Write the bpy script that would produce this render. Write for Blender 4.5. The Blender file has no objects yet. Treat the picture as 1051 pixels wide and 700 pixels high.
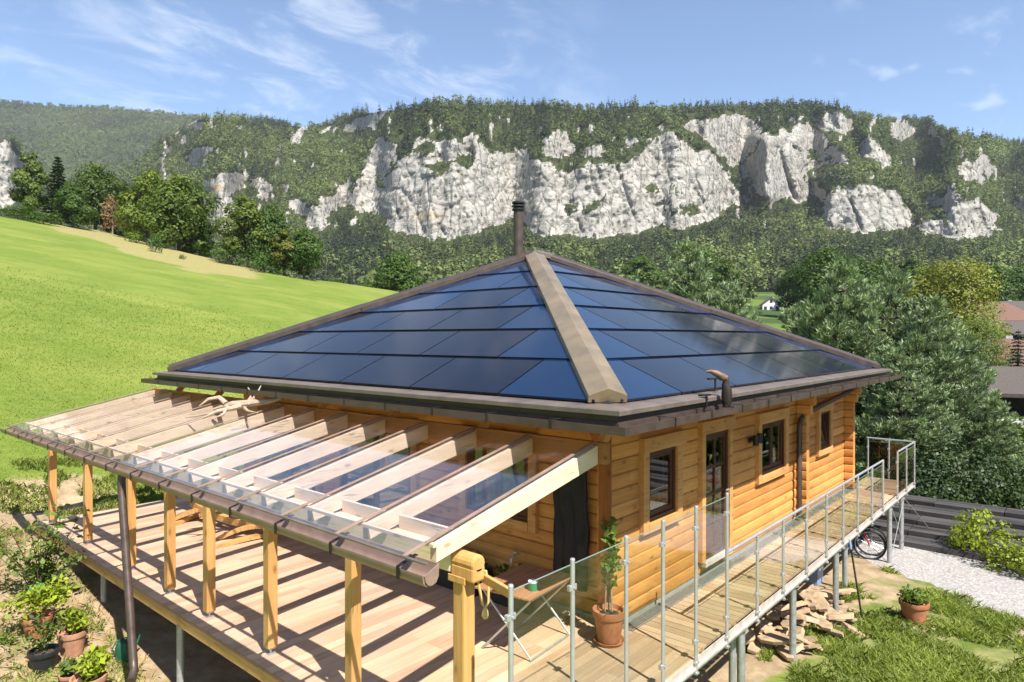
import bpy, math, random
import numpy as np
from mathutils import Vector, Matrix

R = math.radians
random.seed(7)
rng = np.random.default_rng(7)
scene = bpy.context.scene
col = scene.collection

# ------------------------------------------------------------------ camera
CAMZ = 3.65
PSI = R(40.95)
FPX, CXP, HYP = 685.0, 525.5, 347.0
FW = np.array([math.cos(PSI), math.sin(PSI)])     # forward on the ground
RT = np.array([math.sin(PSI), -math.cos(PSI)])    # right on the ground
cam_d = bpy.data.cameras.new('camera')
cam = bpy.data.objects.new('camera', cam_d)
col.objects.link(cam)
cam_d.sensor_width = 36.0
cam_d.lens = FPX / 1051.0 * 36.0
cam_d.clip_start = 0.1
cam_d.clip_end = 12000
cam.location = (0, 0, CAMZ)
pitch = math.atan(3.0 / FPX)
cam.rotation_euler = (R(90) - pitch, 0, PSI - R(90))
scene.camera = cam


def rf(r, f):
    """right / forward metres from the view point -> world X, Y"""
    return FW * f + RT * r


# ------------------------------------------------------------------ noise
def _hash(ix, iy, iz, seed):
    n = (ix * 374761393 + iy * 668265263 + iz * 2147483647 + seed * 1274126177) & 0xFFFFFFFF
    n = ((n ^ (n >> 13)) * 1274126177) & 0xFFFFFFFF
    n = ((n ^ (n >> 16)) * 2246822519) & 0xFFFFFFFF
    return ((n ^ (n >> 15)) & 0xFFFF) / 65535.0


def vnoise(x, y, z=0.0, seed=0):
    x = np.asarray(x, float); y = np.asarray(y, float); z = np.zeros_like(x) + z
    xi = np.floor(x).astype(np.int64); yi = np.floor(y).astype(np.int64); zi = np.floor(z).astype(np.int64)
    fx = x - xi; fy = y - yi; fz = z - zi
    fx = fx * fx * (3 - 2 * fx); fy = fy * fy * (3 - 2 * fy); fz = fz * fz * (3 - 2 * fz)
    out = 0
    for dx in (0, 1):
        for dy in (0, 1):
            for dz in (0, 1):
                w = (fx if dx else 1 - fx) * (fy if dy else 1 - fy) * (fz if dz else 1 - fz)
                out = out + w * _hash(xi + dx, yi + dy, zi + dz, seed)
    return out * 2 - 1


def fbm(x, y, z=0.0, octaves=4, seed=0, gain=0.5):
    a, s, out = 1.0, 1.0, 0
    for o in range(octaves):
        out = out + a * vnoise(np.asarray(x) * s, np.asarray(y) * s, np.asarray(z) * s, seed + o * 17)
        a *= gain; s *= 2.03
    return out


def sstep(a, b, x):
    t = np.clip((np.asarray(x, float) - a) / (b - a), 0, 1)
    return t * t * (3 - 2 * t)


# ------------------------------------------------------------------ node helper
class NT:
    def __init__(self, name):
        self.m = bpy.data.materials.new(name)
        self.m.use_nodes = True
        self.t = self.m.node_tree
        self.t.nodes.clear()
        self.out = self.n('ShaderNodeOutputMaterial')

    def n(self, typ, _out=None, **kw):
        nd = self.t.nodes.new(typ)
        for k, v in kw.items():
            if k.startswith('p_'):
                setattr(nd, k[2:], v)
        for k, v in kw.items():
            if k.startswith('p_'):
                continue
            key = int(k[1:]) if k[0] == 'i' and k[1:].isdigit() else k.replace('_', ' ')
            sock = nd.inputs[key]
            if hasattr(v, 'is_output') or isinstance(v, bpy.types.NodeSocket):
                self.t.links.new(v, sock)
            else:
                if isinstance(v, (tuple, list)) and len(v) == 3 and sock.type == 'RGBA':
                    v = (*v, 1)
                sock.default_value = v
        return nd if _out is None else nd.outputs[_out]

    def coord(self, what='Object'):
        return self.n('ShaderNodeTexCoord', what)

    def mapping(self, vec, scale=(1, 1, 1), loc=(0, 0, 0), rot=(0, 0, 0)):
        return self.n('ShaderNodeMapping', 'Vector', Vector=vec, Scale=scale, Location=loc, Rotation=rot)

    def noise(self, vec, scale=5., detail=4., rough=.55, dist=0., out='Fac'):
        return self.n('ShaderNodeTexNoise', out, Vector=vec, Scale=scale, Detail=detail, Roughness=rough, Distortion=dist)

    def voro(self, vec, scale=5., feature='F1', out='Distance', rnd=1.0):
        return self.n('ShaderNodeTexVoronoi', out, p_feature=feature, Vector=vec, Scale=scale, Randomness=rnd)

    def ramp(self, fac, stops, interp='LINEAR'):
        nd = self.n('ShaderNodeValToRGB', Fac=fac)
        cr = nd.color_ramp
        cr.interpolation = interp
        while len(cr.elements) < len(stops):
            cr.elements.new(0.5)
        for e, (p, c) in zip(cr.elements, stops):
            e.position = p
            e.color = (*c, 1) if len(c) == 3 else c
        return nd.outputs['Color']

    def f(self, fac, a, b, lo=0.0, hi=1.0):
        return self.n('ShaderNodeMapRange', 'Result', Value=fac, From_Min=a, From_Max=b, To_Min=lo, To_Max=hi)

    def mix(self, fac, a, b, mode='MIX'):
        nd = self.t.nodes.new('ShaderNodeMix')
        nd.data_type = 'RGBA'
        nd.blend_type = mode
        for idx, v in ((0, fac), (6, a), (7, b)):
            if isinstance(v, bpy.types.NodeSocket):
                self.t.links.new(v, nd.inputs[idx])
            else:
                if isinstance(v, (tuple, list)) and len(v) == 3:
                    v = (*v, 1)
                nd.inputs[idx].default_value = v
        return nd.outputs[2]

    def math(self, op, a, b=0.0, c=0.0):
        return self.n('ShaderNodeMath', 'Value', p_operation=op, i0=a, i1=b, i2=c)

    def attr(self, name, out='Fac'):
        nd = self.n('ShaderNodeAttribute')
        nd.attribute_name = name
        return nd.outputs[out]

    def bump(self, h, strength=.3, dist=.02):
        return self.n('ShaderNodeBump', 'Normal', Height=h, Strength=strength, Distance=dist)

    def bsdf(self, **kw):
        s = self.n('ShaderNodeBsdfPrincipled', 'BSDF', **kw)
        self.t.links.new(s, self.out.inputs['Surface'])
        return s

    def surf(self, sock):
        self.t.links.new(sock, self.out.inputs['Surface'])


M = {}


def wood(name, dark, light, axis, rough=.55, knots=True, grain=14.0, tint=False, wear=0.0, coat=0.0):
    t = NT(name)
    c = t.coord()
    sc = [grain] * 3
    sc['XYZ'.index(axis)] = grain * .06
    v = t.mapping(c, tuple(sc))
    g = t.noise(v, 1.0, 7, .65, .8)
    cl = t.ramp(g, [(.28, dark), (.72, light)])
    big = t.noise(c, 1.1, 4, .6)
    cl = t.mix(t.f(big, .35, .7, 0, .45), cl, tuple(x * .68 for x in dark), 'MIX')
    hgt = g
    if knots:
        ks = [6.0] * 3
        ks['XYZ'.index(axis)] = 2.6
        kv = t.mapping(c, tuple(ks))
        k = t.voro(kv, 1.0)
        cl = t.mix(t.f(k, .06, .17, .85, 0.), cl, tuple(x * .30 for x in dark))
        cl = t.mix(t.f(k, .12, .30, .30, 0.), cl, tuple(x * .8 for x in dark))
        # long drying checks
        cs = [26.0] * 3
        cs['XYZ'.index(axis)] = .7
        ck = t.voro(t.mapping(c, tuple(cs)), 1.0, 'DISTANCE_TO_EDGE')
        m = t.math('MULTIPLY', t.f(ck, .0, .035, 1, 0), t.f(t.noise(c, 1.7, 2, .5), .52, .60))
        cl = t.mix(t.math('MULTIPLY', m, .7), cl, tuple(x * .22 for x in dark))
        hgt = t.math('SUBTRACT', g, m)
    if tint:
        a = t.attr('tint')
        cl = t.mix(t.f(a, .4, 1, 0, .40), cl, tuple(min(1, x * 1.25) for x in light))
        cl = t.mix(t.f(a, .0, .5, .32, 0), cl, tuple(x * .75 for x in dark))
    if wear:
        wn = t.noise(c, .7, 5, .65)
        cl = t.mix(t.f(wn, .42, .7, 0, wear), cl, (.40, .36, .33))
    t.bsdf(Base_Color=cl, Roughness=t.f(g, .2, .8, rough - .05, rough + .15), Specular_IOR_Level=.3, Normal=t.bump(hgt, .4, .008), Coat_Weight=coat, Coat_Roughness=.35)
    M[name] = t.m
    return t.m


def plain(name, base, rough=.5, metal=0.0, var=.25, scale=6.0, bump=.15, spec=.5):
    t = NT(name)
    c = t.coord()
    n = t.noise(c, scale, 6, .62)
    cl = t.mix(t.f(n, .3, .7, 0, 1), tuple(x * (1 - var) for x in base), tuple(min(1, x * (1 + var)) for x in base))
    fine = t.noise(c, scale * 9, 4, .6)
    t.bsdf(Base_Color=cl, Roughness=t.f(n, .3, .7, max(.03, rough - .08), min(1, rough + .1)), Metallic=metal,
           Specular_IOR_Level=spec, Normal=t.bump(fine, bump, .004))
    M[name] = t.m
    return t.m


# woods
for ax in 'XYZ':
    wood('log_' + ax, (.46, .19, .042), (.75, .38, .115), ax, .66, True, 11, tint=True)
    wood('spruce_' + ax, (.76, .57, .34), (.88, .74, .52), ax, .6, True, 13)
    wood('post_' + ax, (.50, .25, .07), (.70, .41, .15), ax, .55, True, 11)
    wood('trim_' + ax, (.50, .24, .07), (.71, .39, .14), ax, .5, True, 12)
    wood('deck_' + ax, (.46, .285, .155), (.67, .465, .29), ax, .66, False, 12, tint=True, wear=.3)
wood('ledger_wood', (.30, .13, .035), (.46, .22, .07), 'Y', .5, True, 11)
wood('shaded_corner_wood', (.20, .065, .014), (.34, .12, .03), 'Z', .5, True, 11)  # darker than the logs: shade on the corner board put into its colour
wood('dark_timber', (.020, .018, .018), (.095, .085, .078), 'Y', .75, False, 10, tint=True)
wood('brown_frame', (.055, .020, .010), (.11, .042, .02), 'Z', .4, False, 20)
wood('table_wood', (.34, .15, .07), (.50, .26, .14), 'X', .5, False, 16)
wood('driftwood', (.30, .20, .13), (.56, .43, .32), 'Y', .75, False, 18)
wood('horn_wood', (.016, .011, .009), (.05, .032, .025), 'Z', .55, False, 25)
# metals and such
plain('brown_metal', (.078, .053, .041), .42, .25, .25, 5, .08)
plain('flashing', (.16, .125, .10), .45, .2, .22, 4, .06)
plain('copper_brown', (.30, .20, .15), .45, .15, .2, 5, .06)
plain('edge_alu', (.50, .45, .39), .5, .2, .2, 5, .05)
plain('roof_black', (.006, .006, .007), .7, 0, .2, 5, .1)
plain('glass_rim', (.20, .27, .24), .15, 0, .05, 5, .0)
plain('bill_wood', (.13, .075, .045), .5, 0, .5, 14, .2)
plain('hip_metal', (.285, .215, .13), .40, .45, .22, 2.2, .06)
plain('galvanised', (.46, .47, .46), .45, .6, .18, 14, .08)
plain('stainless', (.50, .50, .50), .36, .55, .08, 10, .03)
plain('dark_metal', (.03, .028, .027), .45, .5)
plain('terracotta', (.42, .155, .07), .8, 0, .22, 7, .3)
plain('old_terracotta', (.40, .20, .12), .85, 0, .28, 7, .35)
plain('black_plastic', (.018, .018, .02), .5)
plain('green_plastic', (.03, .25, .12), .4)
plain('dark_green_plastic', (.015, .09, .05), .4)
plain('blue_plastic', (.20, .27, .40), .45)
plain('black_cloth', (.010, .010, .012), .7, 0, .3, 5, .5)
plain('potting_soil', (.06, .042, .03), .95, 0, .4, 20, .8)
plain('white_cloth', (.72, .72, .72), .9, 0, .06, 6, .5)
plain('concrete', (.36, .35, .33), .9, 0, .15, 4, .4)
plain('sandstone', (.38, .27, .165), .9, 0, .4, 5, .8)
plain('white_wall', (.74, .73, .70), .9, 0, .07, 2, .2)
plain('roof_tile', (.15, .075, .052), .85, 0, .3, 9, .5)
plain('brown_tile', (.085, .068, .056), .85, 0, .3, 9, .5)
plain('dark_board', (.035, .022, .016), .8, 0, .3, 4, .3)
plain('rubber', (.012, .012, .012), .7)
plain('red_paint', (.35, .02, .02), .3)
plain('yellow_strap', (.62, .42, .14), .75)
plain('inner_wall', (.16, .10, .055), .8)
plain('limestone', (.50, .47, .42), .9, 0, .2, 6, .5)
plain('car_blue', (.03, .06, .16), .25)
plain('bark', (.085, .065, .048), .9, 0, .35, 8, .8)
plain('pale_bark', (.30, .25, .19), .9, 0, .3, 8, .6)


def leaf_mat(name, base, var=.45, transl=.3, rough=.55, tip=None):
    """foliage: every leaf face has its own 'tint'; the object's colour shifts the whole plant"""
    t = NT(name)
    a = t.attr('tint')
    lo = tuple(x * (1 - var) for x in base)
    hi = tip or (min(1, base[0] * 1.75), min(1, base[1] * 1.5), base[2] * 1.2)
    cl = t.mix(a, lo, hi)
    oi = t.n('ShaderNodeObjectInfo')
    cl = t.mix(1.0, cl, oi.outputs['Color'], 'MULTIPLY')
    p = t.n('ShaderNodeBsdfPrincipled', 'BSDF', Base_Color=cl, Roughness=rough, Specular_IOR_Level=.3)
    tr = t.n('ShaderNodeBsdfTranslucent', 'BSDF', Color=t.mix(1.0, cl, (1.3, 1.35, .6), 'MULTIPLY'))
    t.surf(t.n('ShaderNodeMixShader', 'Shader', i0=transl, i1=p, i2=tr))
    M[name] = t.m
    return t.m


leaf_mat('leaf', (.075, .125, .022))
leaf_mat('needle', (.095, .135, .06), .62, .15, .5, tip=(.37, .42, .21))
leaf_mat('dark_needle', (.028, .055, .018), .5, .15, .5)
leaf_mat('blue_needle', (.05, .085, .085), .45, .1, .5)
leaf_mat('dead_twig', (.19, .14, .085), .4, .1, .8)
leaf_mat('bright_leaf', (.21, .29, .028), .5, .35)
leaf_mat('grass_blade', (.17, .25, .035), .45, .35, tip=(.36, .42, .09))
leaf_mat('meadow_blade', (.165, .225, .03), .2, .4, tip=(.235, .29, .048))
leaf_mat('dry_grass', (.34, .26, .11), .4, .25)
leaf_mat('forest_leaf', (.046, .074, .025), .62, .12, .7, tip=(.148, .185, .045))

# glass
t = NT('clear_glass')
fr = t.n('ShaderNodeFresnel', 'Fac', IOR=t.f(t.n('ShaderNodeNewGeometry', 'Backfacing'), 0, 1, 1.5, 1 / 1.5))
gl = t.n('ShaderNodeBsdfGlossy', 'BSDF', Color=(1, 1, 1, 1), Roughness=.0)
tp = t.n('ShaderNodeBsdfTransparent', 'BSDF', Color=(.92, .945, .93, 1))
t.surf(t.n('ShaderNodeMixShader', 'Shader', i0=fr, i1=tp, i2=gl))
M['clear_glass'] = t.m
t = NT('roof_glass')
c = t.coord()
dirt = t.noise(t.mapping(c, (1.5, 4, 1)), 1.5, 6, .65)
fr = t.n('ShaderNodeFresnel', 'Fac', IOR=t.f(t.n('ShaderNodeNewGeometry', 'Backfacing'), 0, 1, 1.5, 1 / 1.5))
gl = t.n('ShaderNodeBsdfGlossy', 'BSDF', Color=(1, 1, 1, 1), Roughness=.02)
tp = t.n('ShaderNodeBsdfTransparent', 'BSDF', Color=(.955, .948, .98, 1))
df = t.n('ShaderNodeBsdfDiffuse', 'BSDF', Color=(.55, .55, .60, 1))
body = t.n('ShaderNodeMixShader', 'Shader', i0=t.f(dirt, .5, .85, .0, .05), i1=tp, i2=df)
t.surf(t.n('ShaderNodeMixShader', 'Shader', i0=t.math('MINIMUM', t.math('MULTIPLY', fr, .95), .17), i1=body, i2=gl))
M['roof_glass'] = t.m
t = NT('smoked_glass')
fr = t.n('ShaderNodeFresnel', 'Fac', IOR=t.f(t.n('ShaderNodeNewGeometry', 'Backfacing'), 0, 1, 1.5, 1 / 1.5))
gl = t.n('ShaderNodeBsdfGlossy', 'BSDF', Color=(1, 1, 1, 1), Roughness=.0)
tp = t.n('ShaderNodeBsdfTransparent', 'BSDF', Color=(.55, .53, .48, 1))
t.surf(t.n('ShaderNodeMixShader', 'Shader', i0=t.math('MULTIPLY', fr, .8), i1=tp, i2=gl))
M['smoked_glass'] = t.m
t = NT('window_glass')
fr = t.n('ShaderNodeFresnel', 'Fac', IOR=t.f(t.n('ShaderNodeNewGeometry', 'Backfacing'), 0, 1, 1.55, 1 / 1.55))
gl = t.n('ShaderNodeBsdfGlossy', 'BSDF', Color=(1, 1, 1, 1), Roughness=.0)
tp = t.n('ShaderNodeBsdfTransparent', 'BSDF', Color=(.62, .66, .66, 1))
t.surf(t.n('ShaderNodeMixShader', 'Shader', i0=t.math('MULTIPLY', fr, 2.2), i1=tp, i2=gl))
M['window_glass'] = t.m

# solar glass: black-blue cells under glass with faint cell lines
for nm, base, cells in (('solar_glass', (.007, .009, .018), True), ('blind_glass', (.008, .022, .058), False)):
    t = NT(nm)
    c = t.coord()
    cl = base
    n = t.noise(c, 1.2, 4, .6)
    if cells:
        uvx = t.attr('cell_a'); uvy = t.attr('cell_b')
        la = t.math('LESS_THAN', t.math('FRACT', t.math('DIVIDE', uvx, .0545)), .10)
        lb = t.math('LESS_THAN', t.math('FRACT', t.math('DIVIDE', uvy, .158)), .035)
        ln = t.math('MAXIMUM', t.math('MULTIPLY', la, .45), lb)
        cl = t.mix(t.math('MULTIPLY', ln, .55), base, (.035, .042, .06))
    t.bsdf(Base_Color=cl, Roughness=t.f(n, .3, .7, .045, .11), IOR=1.31, Specular_IOR_Level=.5,
           Normal=t.bump(t.noise(c, .9, 2, .5), .04, .01))
    M[nm] = t.m
# ------------------------------------------------------------------ mesh building
class MB:
    def __init__(self):
        self.v = []; self.f = []; self.t = []; self.mi = []
        self.tint = .5
        self.cur = 0

    def face(self, pts):
        b = len(self.v)
        self.v += [tuple(map(float, p)) for p in pts]
        self.f.append(list(range(b, b + len(pts))))
        self.t.append(self.tint); self.mi.append(self.cur)

    def add(self, vs, fs):
        b = len(self.v)
        self.v += [tuple(map(float, p)) for p in vs]
        for q in fs:
            self.f.append([b + i for i in q]); self.t.append(self.tint); self.mi.append(self.cur)

    def box(self, lo, hi):
        x0, y0, z0 = lo; x1, y1, z1 = hi
        vs = [(x0, y0, z0), (x1, y0, z0), (x1, y1, z0), (x0, y1, z0), (x0, y0, z1), (x1, y0, z1), (x1, y1, z1), (x0, y1, z1)]
        self.add(vs, [(3, 2, 1, 0), (4, 5, 6, 7), (0, 1, 5, 4), (1, 2, 6, 5), (2, 3, 7, 6), (3, 0, 4, 7)])

    def bar(self, p0, p1, w, h, up=(0, 0, 1)):
        """box between two points; w across, h along 'up'; the points are the bar's axis"""
        p0 = Vector(p0); p1 = Vector(p1)
        d = (p1 - p0).normalized()
        s = d.cross(Vector(up))
        if s.length < 1e-4:
            s = d.cross(Vector((1, 0, 0)))
        s.normalize()
        u = s.cross(d).normalized()
        vs = []
        for p in (p0, p1):
            for a, b in ((-1, -1), (1, -1), (1, 1), (-1, 1)):
                vs.append(p + s * (a * w / 2) + u * (b * h / 2))
        self.add(vs, [(0, 1, 2, 3), (7, 6, 5, 4), (0, 4, 5, 1), (1, 5, 6, 2), (2, 6, 7, 3), (3, 7, 4, 0)])

    def tube(self, path, rad, n=10, cap=True):
        path = [Vector(p) for p in path]
        rad = rad if isinstance(rad, (list, tuple)) else [rad] * len(path)
        rings = []
        ref = None
        for i, p in enumerate(path):
            d = (path[min(i + 1, len(path) - 1)] - path[max(i - 1, 0)]).normalized()
            if ref is None:
                ref = Vector((0, 0, 1)) if abs(d.z) < .9 else Vector((1, 0, 0))
            s = d.cross(ref)
            if s.length < 1e-4:
                s = d.cross(Vector((0, 1, 0)))
            s.normalize()
            u = s.cross(d).normalized()
            ref = u
            rings.append([p + (s * math.cos(2 * math.pi * k / n) + u * math.sin(2 * math.pi * k / n)) * rad[i] for k in range(n)])
        vs = [q for r_ in rings for q in r_]
        fs = []
        for i in range(len(path) - 1):
            for k in range(n):
                a = i * n + k; b = i * n + (k + 1) % n
                fs.append((a, b, b + n, a + n))
        if cap:
            fs.append(tuple(range(n))[::-1])
            fs.append(tuple((len(path) - 1) * n + k for k in range(n)))
        self.add(vs, fs)

    def lathe(self, prof, c=(0, 0, 0), n=20):
        vs, fs = [], []
        for r_, z in prof:
            for k in range(n):
                a = 2 * math.pi * k / n
                vs.append((c[0] + r_ * math.cos(a), c[1] + r_ * math.sin(a), c[2] + z))
        for i in range(len(prof) - 1):
            for k in range(n):
                a = i * n + k; b = i * n + (k + 1) % n
                fs.append((a, b, b + n, a + n))
        fs.append(tuple(range(n))[::-1])
        fs.append(tuple((len(prof) - 1) * n + k for k in range(n)))
        self.add(vs, fs)

    def prism(self, poly, d):
        """closed polygon (3D points) extruded by vector d"""
        n = len(poly)
        d = Vector(d)
        vs = [Vector(p) for p in poly] + [Vector(p) + d for p in poly]
        fs = [tuple(range(n))[::-1], tuple(range(n, 2 * n))]
        for i in range(n):
            j = (i + 1) % n
            fs.append((i, j, j + n, i + n))
        self.add(vs, fs)

    def build(self, name, mat, parent=None, smooth=False, bevel=0.0, origin=(0, 0, 0), attrs=None):
        me = bpy.data.meshes.new(name)
        off = np.array(origin, float)
        if parent is not None and 'o' in parent:
            off = off + np.array(parent['o'][:])
        v = np.array(self.v, float) - off
        me.from_pydata(v.tolist(), [], self.f)
        at = me.attributes.new('tint', 'FLOAT', 'FACE')
        at.data.foreach_set('value', np.array(self.t, dtype=np.float32))
        mats = mat if isinstance(mat, (list, tuple)) else [mat]
        for m_ in mats:
            me.materials.append(M[m_])
        if len(mats) > 1:
            me.polygons.foreach_set('material_index', np.array(self.mi, dtype=np.int32))
        for k, vals in (attrs or {}).items():
            a_ = me.attributes.new(k, 'FLOAT', 'POINT')
            a_.data.foreach_set('value', np.array(vals, dtype=np.float32))
        me.validate(clean_customdata=False)
        me.update()
        if smooth:
            me.shade_auto_smooth(use_auto_smooth=True, angle=R(40)) if hasattr(me, 'shade_auto_smooth') else me.shade_smooth()
            if hasattr(me, 'set_sharp_from_angle'):
                me.shade_smooth()
                me.set_sharp_from_angle(angle=R(42))
        o = bpy.data.objects.new(name, me)
        col.objects.link(o)
        if parent is not None:
            o.parent = parent
        else:
            o.location = origin
        if bevel:
            b = o.modifiers.new('bevel', 'BEVEL')
            b.width = bevel; b.segments = 2; b.limit_method = 'ANGLE'; b.angle_limit = R(50)
        return o


def tag(o, label=None, cat=None, group=None, kind=None):
    if label: o['label'] = label
    if cat: o['category'] = cat
    if group: o['group'] = group
    if kind: o['kind'] = kind
    return o


ROOTS = {}


def thing(name, label, cat, loc=(0, 0, 0), group=None, rz=0.0):
    """Empty at the thing's base; children are built in world coordinates (the 'o' key is their offset)"""
    e = bpy.data.objects.new(name, None)
    e.empty_display_size = .2
    col.objects.link(e)
    e.location = loc
    e.rotation_euler = (0, 0, rz)
    tag(e, label, cat, group)
    e['o'] = [float(x) for x in loc]
    return e


def done():
    for o in bpy.data.objects:
        if 'o' in o:
            del o['o']


def local(e):
    """children of this thing are modelled round the thing's own origin"""
    e['o'] = [0.0, 0.0, 0.0]
    return e


def part_parent(o, parent):
    """make a mesh built with its parent's offset usable as a parent of sub-parts"""
    o['o'] = parent['o'][:]
    return o


def copy_thing(src, loc, rz=0.0, scale=1.0, label=None, color=None, group=None):
    r_ = src.copy(); col.objects.link(r_)
    r_.location = loc; r_.rotation_euler = (0, 0, rz)
    r_.scale = (scale,) * 3 if not isinstance(scale, tuple) else scale
    if label: r_['label'] = label
    if group: r_['group'] = group
    for ch in src.children:
        c_ = ch.copy(); col.objects.link(c_); c_.parent = r_
        if color: c_.color = (*color, 1)
        for g in ch.children:
            d_ = g.copy(); col.objects.link(d_); d_.parent = c_
            if color: d_.color = (*color, 1)
    return r_


def np_mesh(name, verts, faces, mat, parent=None, tint=None, smooth=False, point_attrs=None):
    """fast mesh from arrays; faces (n,k)"""
    verts = np.asarray(verts, np.float32); faces = np.asarray(faces, np.int32)
    me = bpy.data.meshes.new(name)
    k = faces.shape[1]
    me.vertices.add(len(verts)); me.vertices.foreach_set('co', verts.ravel())
    me.loops.add(faces.size); me.loops.foreach_set('vertex_index', faces.ravel())
    me.polygons.add(len(faces))
    me.polygons.foreach_set('loop_start', np.arange(0, faces.size, k, dtype=np.int32))
    me.polygons.foreach_set('loop_total', np.full(len(faces), k, dtype=np.int32))
    if tint is not None:
        at = me.attributes.new('tint', 'FLOAT', 'FACE')
        at.data.foreach_set('value', np.asarray(tint, np.float32))
    for key, vals in (point_attrs or {}).items():
        at = me.attributes.new(key, 'FLOAT', 'POINT')
        at.data.foreach_set('value', np.asarray(vals, np.float32))
    me.materials.append(M[mat])
    if smooth:
        me.polygons.foreach_set('use_smooth', np.ones(len(faces), dtype=bool))
    me.update(calc_edges=True)
    o = bpy.data.objects.new(name, me)
    col.objects.link(o)
    if parent is not None:
        o.parent = parent
    return o


def rand_dirs(n):
    d = rng.normal(size=(n, 3))
    return d / np.linalg.norm(d, axis=1)[:, None]


def leaf_quads(cen, size, up=.3, aspect=.6, face=None):
    """one rhombic leaf clump per centre"""
    n = len(cen)
    nrm = rand_dirs(n)
    if face is not None:
        nrm = face + nrm * .62
    else:
        nrm[:, 2] = np.abs(nrm[:, 2])
    nrm[:, 2] += up
    nrm /= np.linalg.norm(nrm, axis=1)[:, None]
    a = np.cross(nrm, rand_dirs(n)); a /= np.linalg.norm(a, axis=1)[:, None] + 1e-9
    b = np.cross(nrm, a)
    s = (np.asarray(size) * rng.uniform(.6, 1.35, n))[:, None]
    v = np.stack([cen + a * s, cen + b * s * aspect + nrm * s * .12, cen - a * s, cen - b * s * aspect + nrm * s * .12], 1)
    f = np.arange(4 * n).reshape(n, 4)
    return v.reshape(-1, 3), f


def merge(parts):
    vs, fs, ts, b = [], [], [], 0
    for v, f, t_ in parts:
        vs.append(v); fs.append(f + b); ts.append(t_); b += len(v)
    return np.concatenate(vs), np.concatenate(fs), np.concatenate(ts)
# ------------------------------------------------------------------ land form
def inpoly(x, y, poly):
    x = np.asarray(x, float); y = np.asarray(y, float)
    ins = np.zeros(x.shape, bool)
    n = len(poly)
    for i in range(n):
        x0, y0 = poly[i]; x1, y1 = poly[(i + 1) % n]
        if y0 == y1:
            continue
        c = ((y0 > y) != (y1 > y)) & (x < (x1 - x0) * (y - y0) / (y1 - y0) + x0)
        ins ^= c
    return ins


EDGE_R = np.array([-3.0, -.9, -.767, -.62, -.475, -.329, -.183, 0, .3])
EDGE_F = np.array([119, 119, 119, 140, 118, 106, 128, 135, 135.])


def ground(X, Y):
    X = np.asarray(X, float); Y = np.asarray(Y, float)
    Fd = X * FW[0] + Y * FW[1]; Rd = X * RT[0] + Y * RT[1]
    m = -3.02 - .1962 * Rd + .0881 * Fd
    m = np.where(m < -6, -6 - 7 * np.tanh((-m - 6) / 7), m)
    # gentle roll of the meadow
    m = m + .25 * vnoise(X / 23, Y / 23, 0, 3) * sstep(15, 60, Fd) + .03 * vnoise(X / 1.7, Y / 1.7, 0, 5)
    # level yard on the downhill side, under the house and along the walkway
    w = sstep(6.0, 10.5, X) * sstep(34, 20, X) * sstep(9, 5.2, Y) * sstep(-9, -3, Y)
    m = m * (1 - w) + (-1.4 - .02 * (X - 12) + .03 * vnoise(X / .9, Y / .9, 0, 9)) * w
    # below the terrace
    w2 = sstep(2.0, 3.2, X) * sstep(8.5, 6, X) * sstep(4.5, 6.5, Y) * sstep(16.6, 14.0, Y)
    m = m * (1 - w2) + np.minimum(m, -.82 + .1 * (Y - 9.4)) * w2
    # excavated pad with a little bank at its uphill end
    bank = sstep(2.0, 4.0, X) * sstep(15.0, 16.5, Y) * sstep(18.4, 17.1, Y) * sstep(14, 9, X)
    m = m - .45 * bank
    house = sstep(6.6, 7.6, X) * sstep(19, 17.8, X) * sstep(3.4, 5.0, Y) * sstep(16.5, 14.6, Y)
    m = m * (1 - house) + np.minimum(m, -.5) * house
    # the shelf the nearest village houses stand on
    w3 = sstep(19, 26, Rd) * sstep(27, 35, Fd) * sstep(100, 70, Fd)
    m = m * (1 - w3) + (-1.0 + .012 * (Fd - 40)) * w3
    # beyond the meadow's brow the land falls, then the valley floor climbs to the wood
    ratio = np.where(Fd > 1, Rd / np.maximum(Fd, 1), 3.0)
    fe = np.interp(ratio, EDGE_R, EDGE_F)
    fe = np.where(ratio > .25, 60, fe)
    k = sstep(0, 1, (Fd - fe) / np.where(ratio > .25, 110, 45))
    v = 9.2 + (np.clip(Fd, 60, 620) - 200) * .096 + 1.0 * vnoise(X / 60, Y / 60, 0, 12)
    return m * (1 - k) + v * k


def ground1(x, y):
    return float(ground(np.array([x]), np.array([y]))[0])


GRAVEL = [(17.0, 3.75), (18.0, 4.6), (20.7, 4.4), (20.35, 2.5), (19.3, .8), (18.2, -3.5), (14.2, -4.5), (14.7, .2), (15.4, 1.3), (16.1, 2.45)]
th = np.concatenate([np.arange(-180, -60, 5.0), np.arange(-60, 60, .36), np.arange(60, 180, 5.0)]) * math.pi / 180
rad = np.concatenate([[.3], 1.0 * 1.0165 ** np.arange(0, 392), [720, 900, 1300, 2000, 3000]])
TH, RA = np.meshgrid(th, rad)
FD = RA * np.cos(TH); RD = RA * np.sin(TH)
TX = FW[0] * FD + RT[0] * RD; TY = FW[1] * FD + RT[1] * RD
TZ = ground(TX, TY)
TZ = np.where(RA > 640, np.minimum(TZ, 40 - (RA - 640) * .02), TZ)
nx = len(th); ny = len(rad)
idx = np.arange(nx * ny).reshape(ny, nx)
nxt = np.roll(idx, -1, 1)
faces = np.stack([idx[:-1], nxt[:-1], nxt[1:], idx[1:]], -1).reshape(-1, 4)[:, ::-1]
wob = .35 * fbm(TX / .7, TY / .7, 0, 3, 21)
gx, gy = TX + wob, TY + .35 * fbm(TX / .7, TY / .7, 5, 3, 22)
a_gravel = inpoly(gx, gy, GRAVEL).astype(float)
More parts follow.
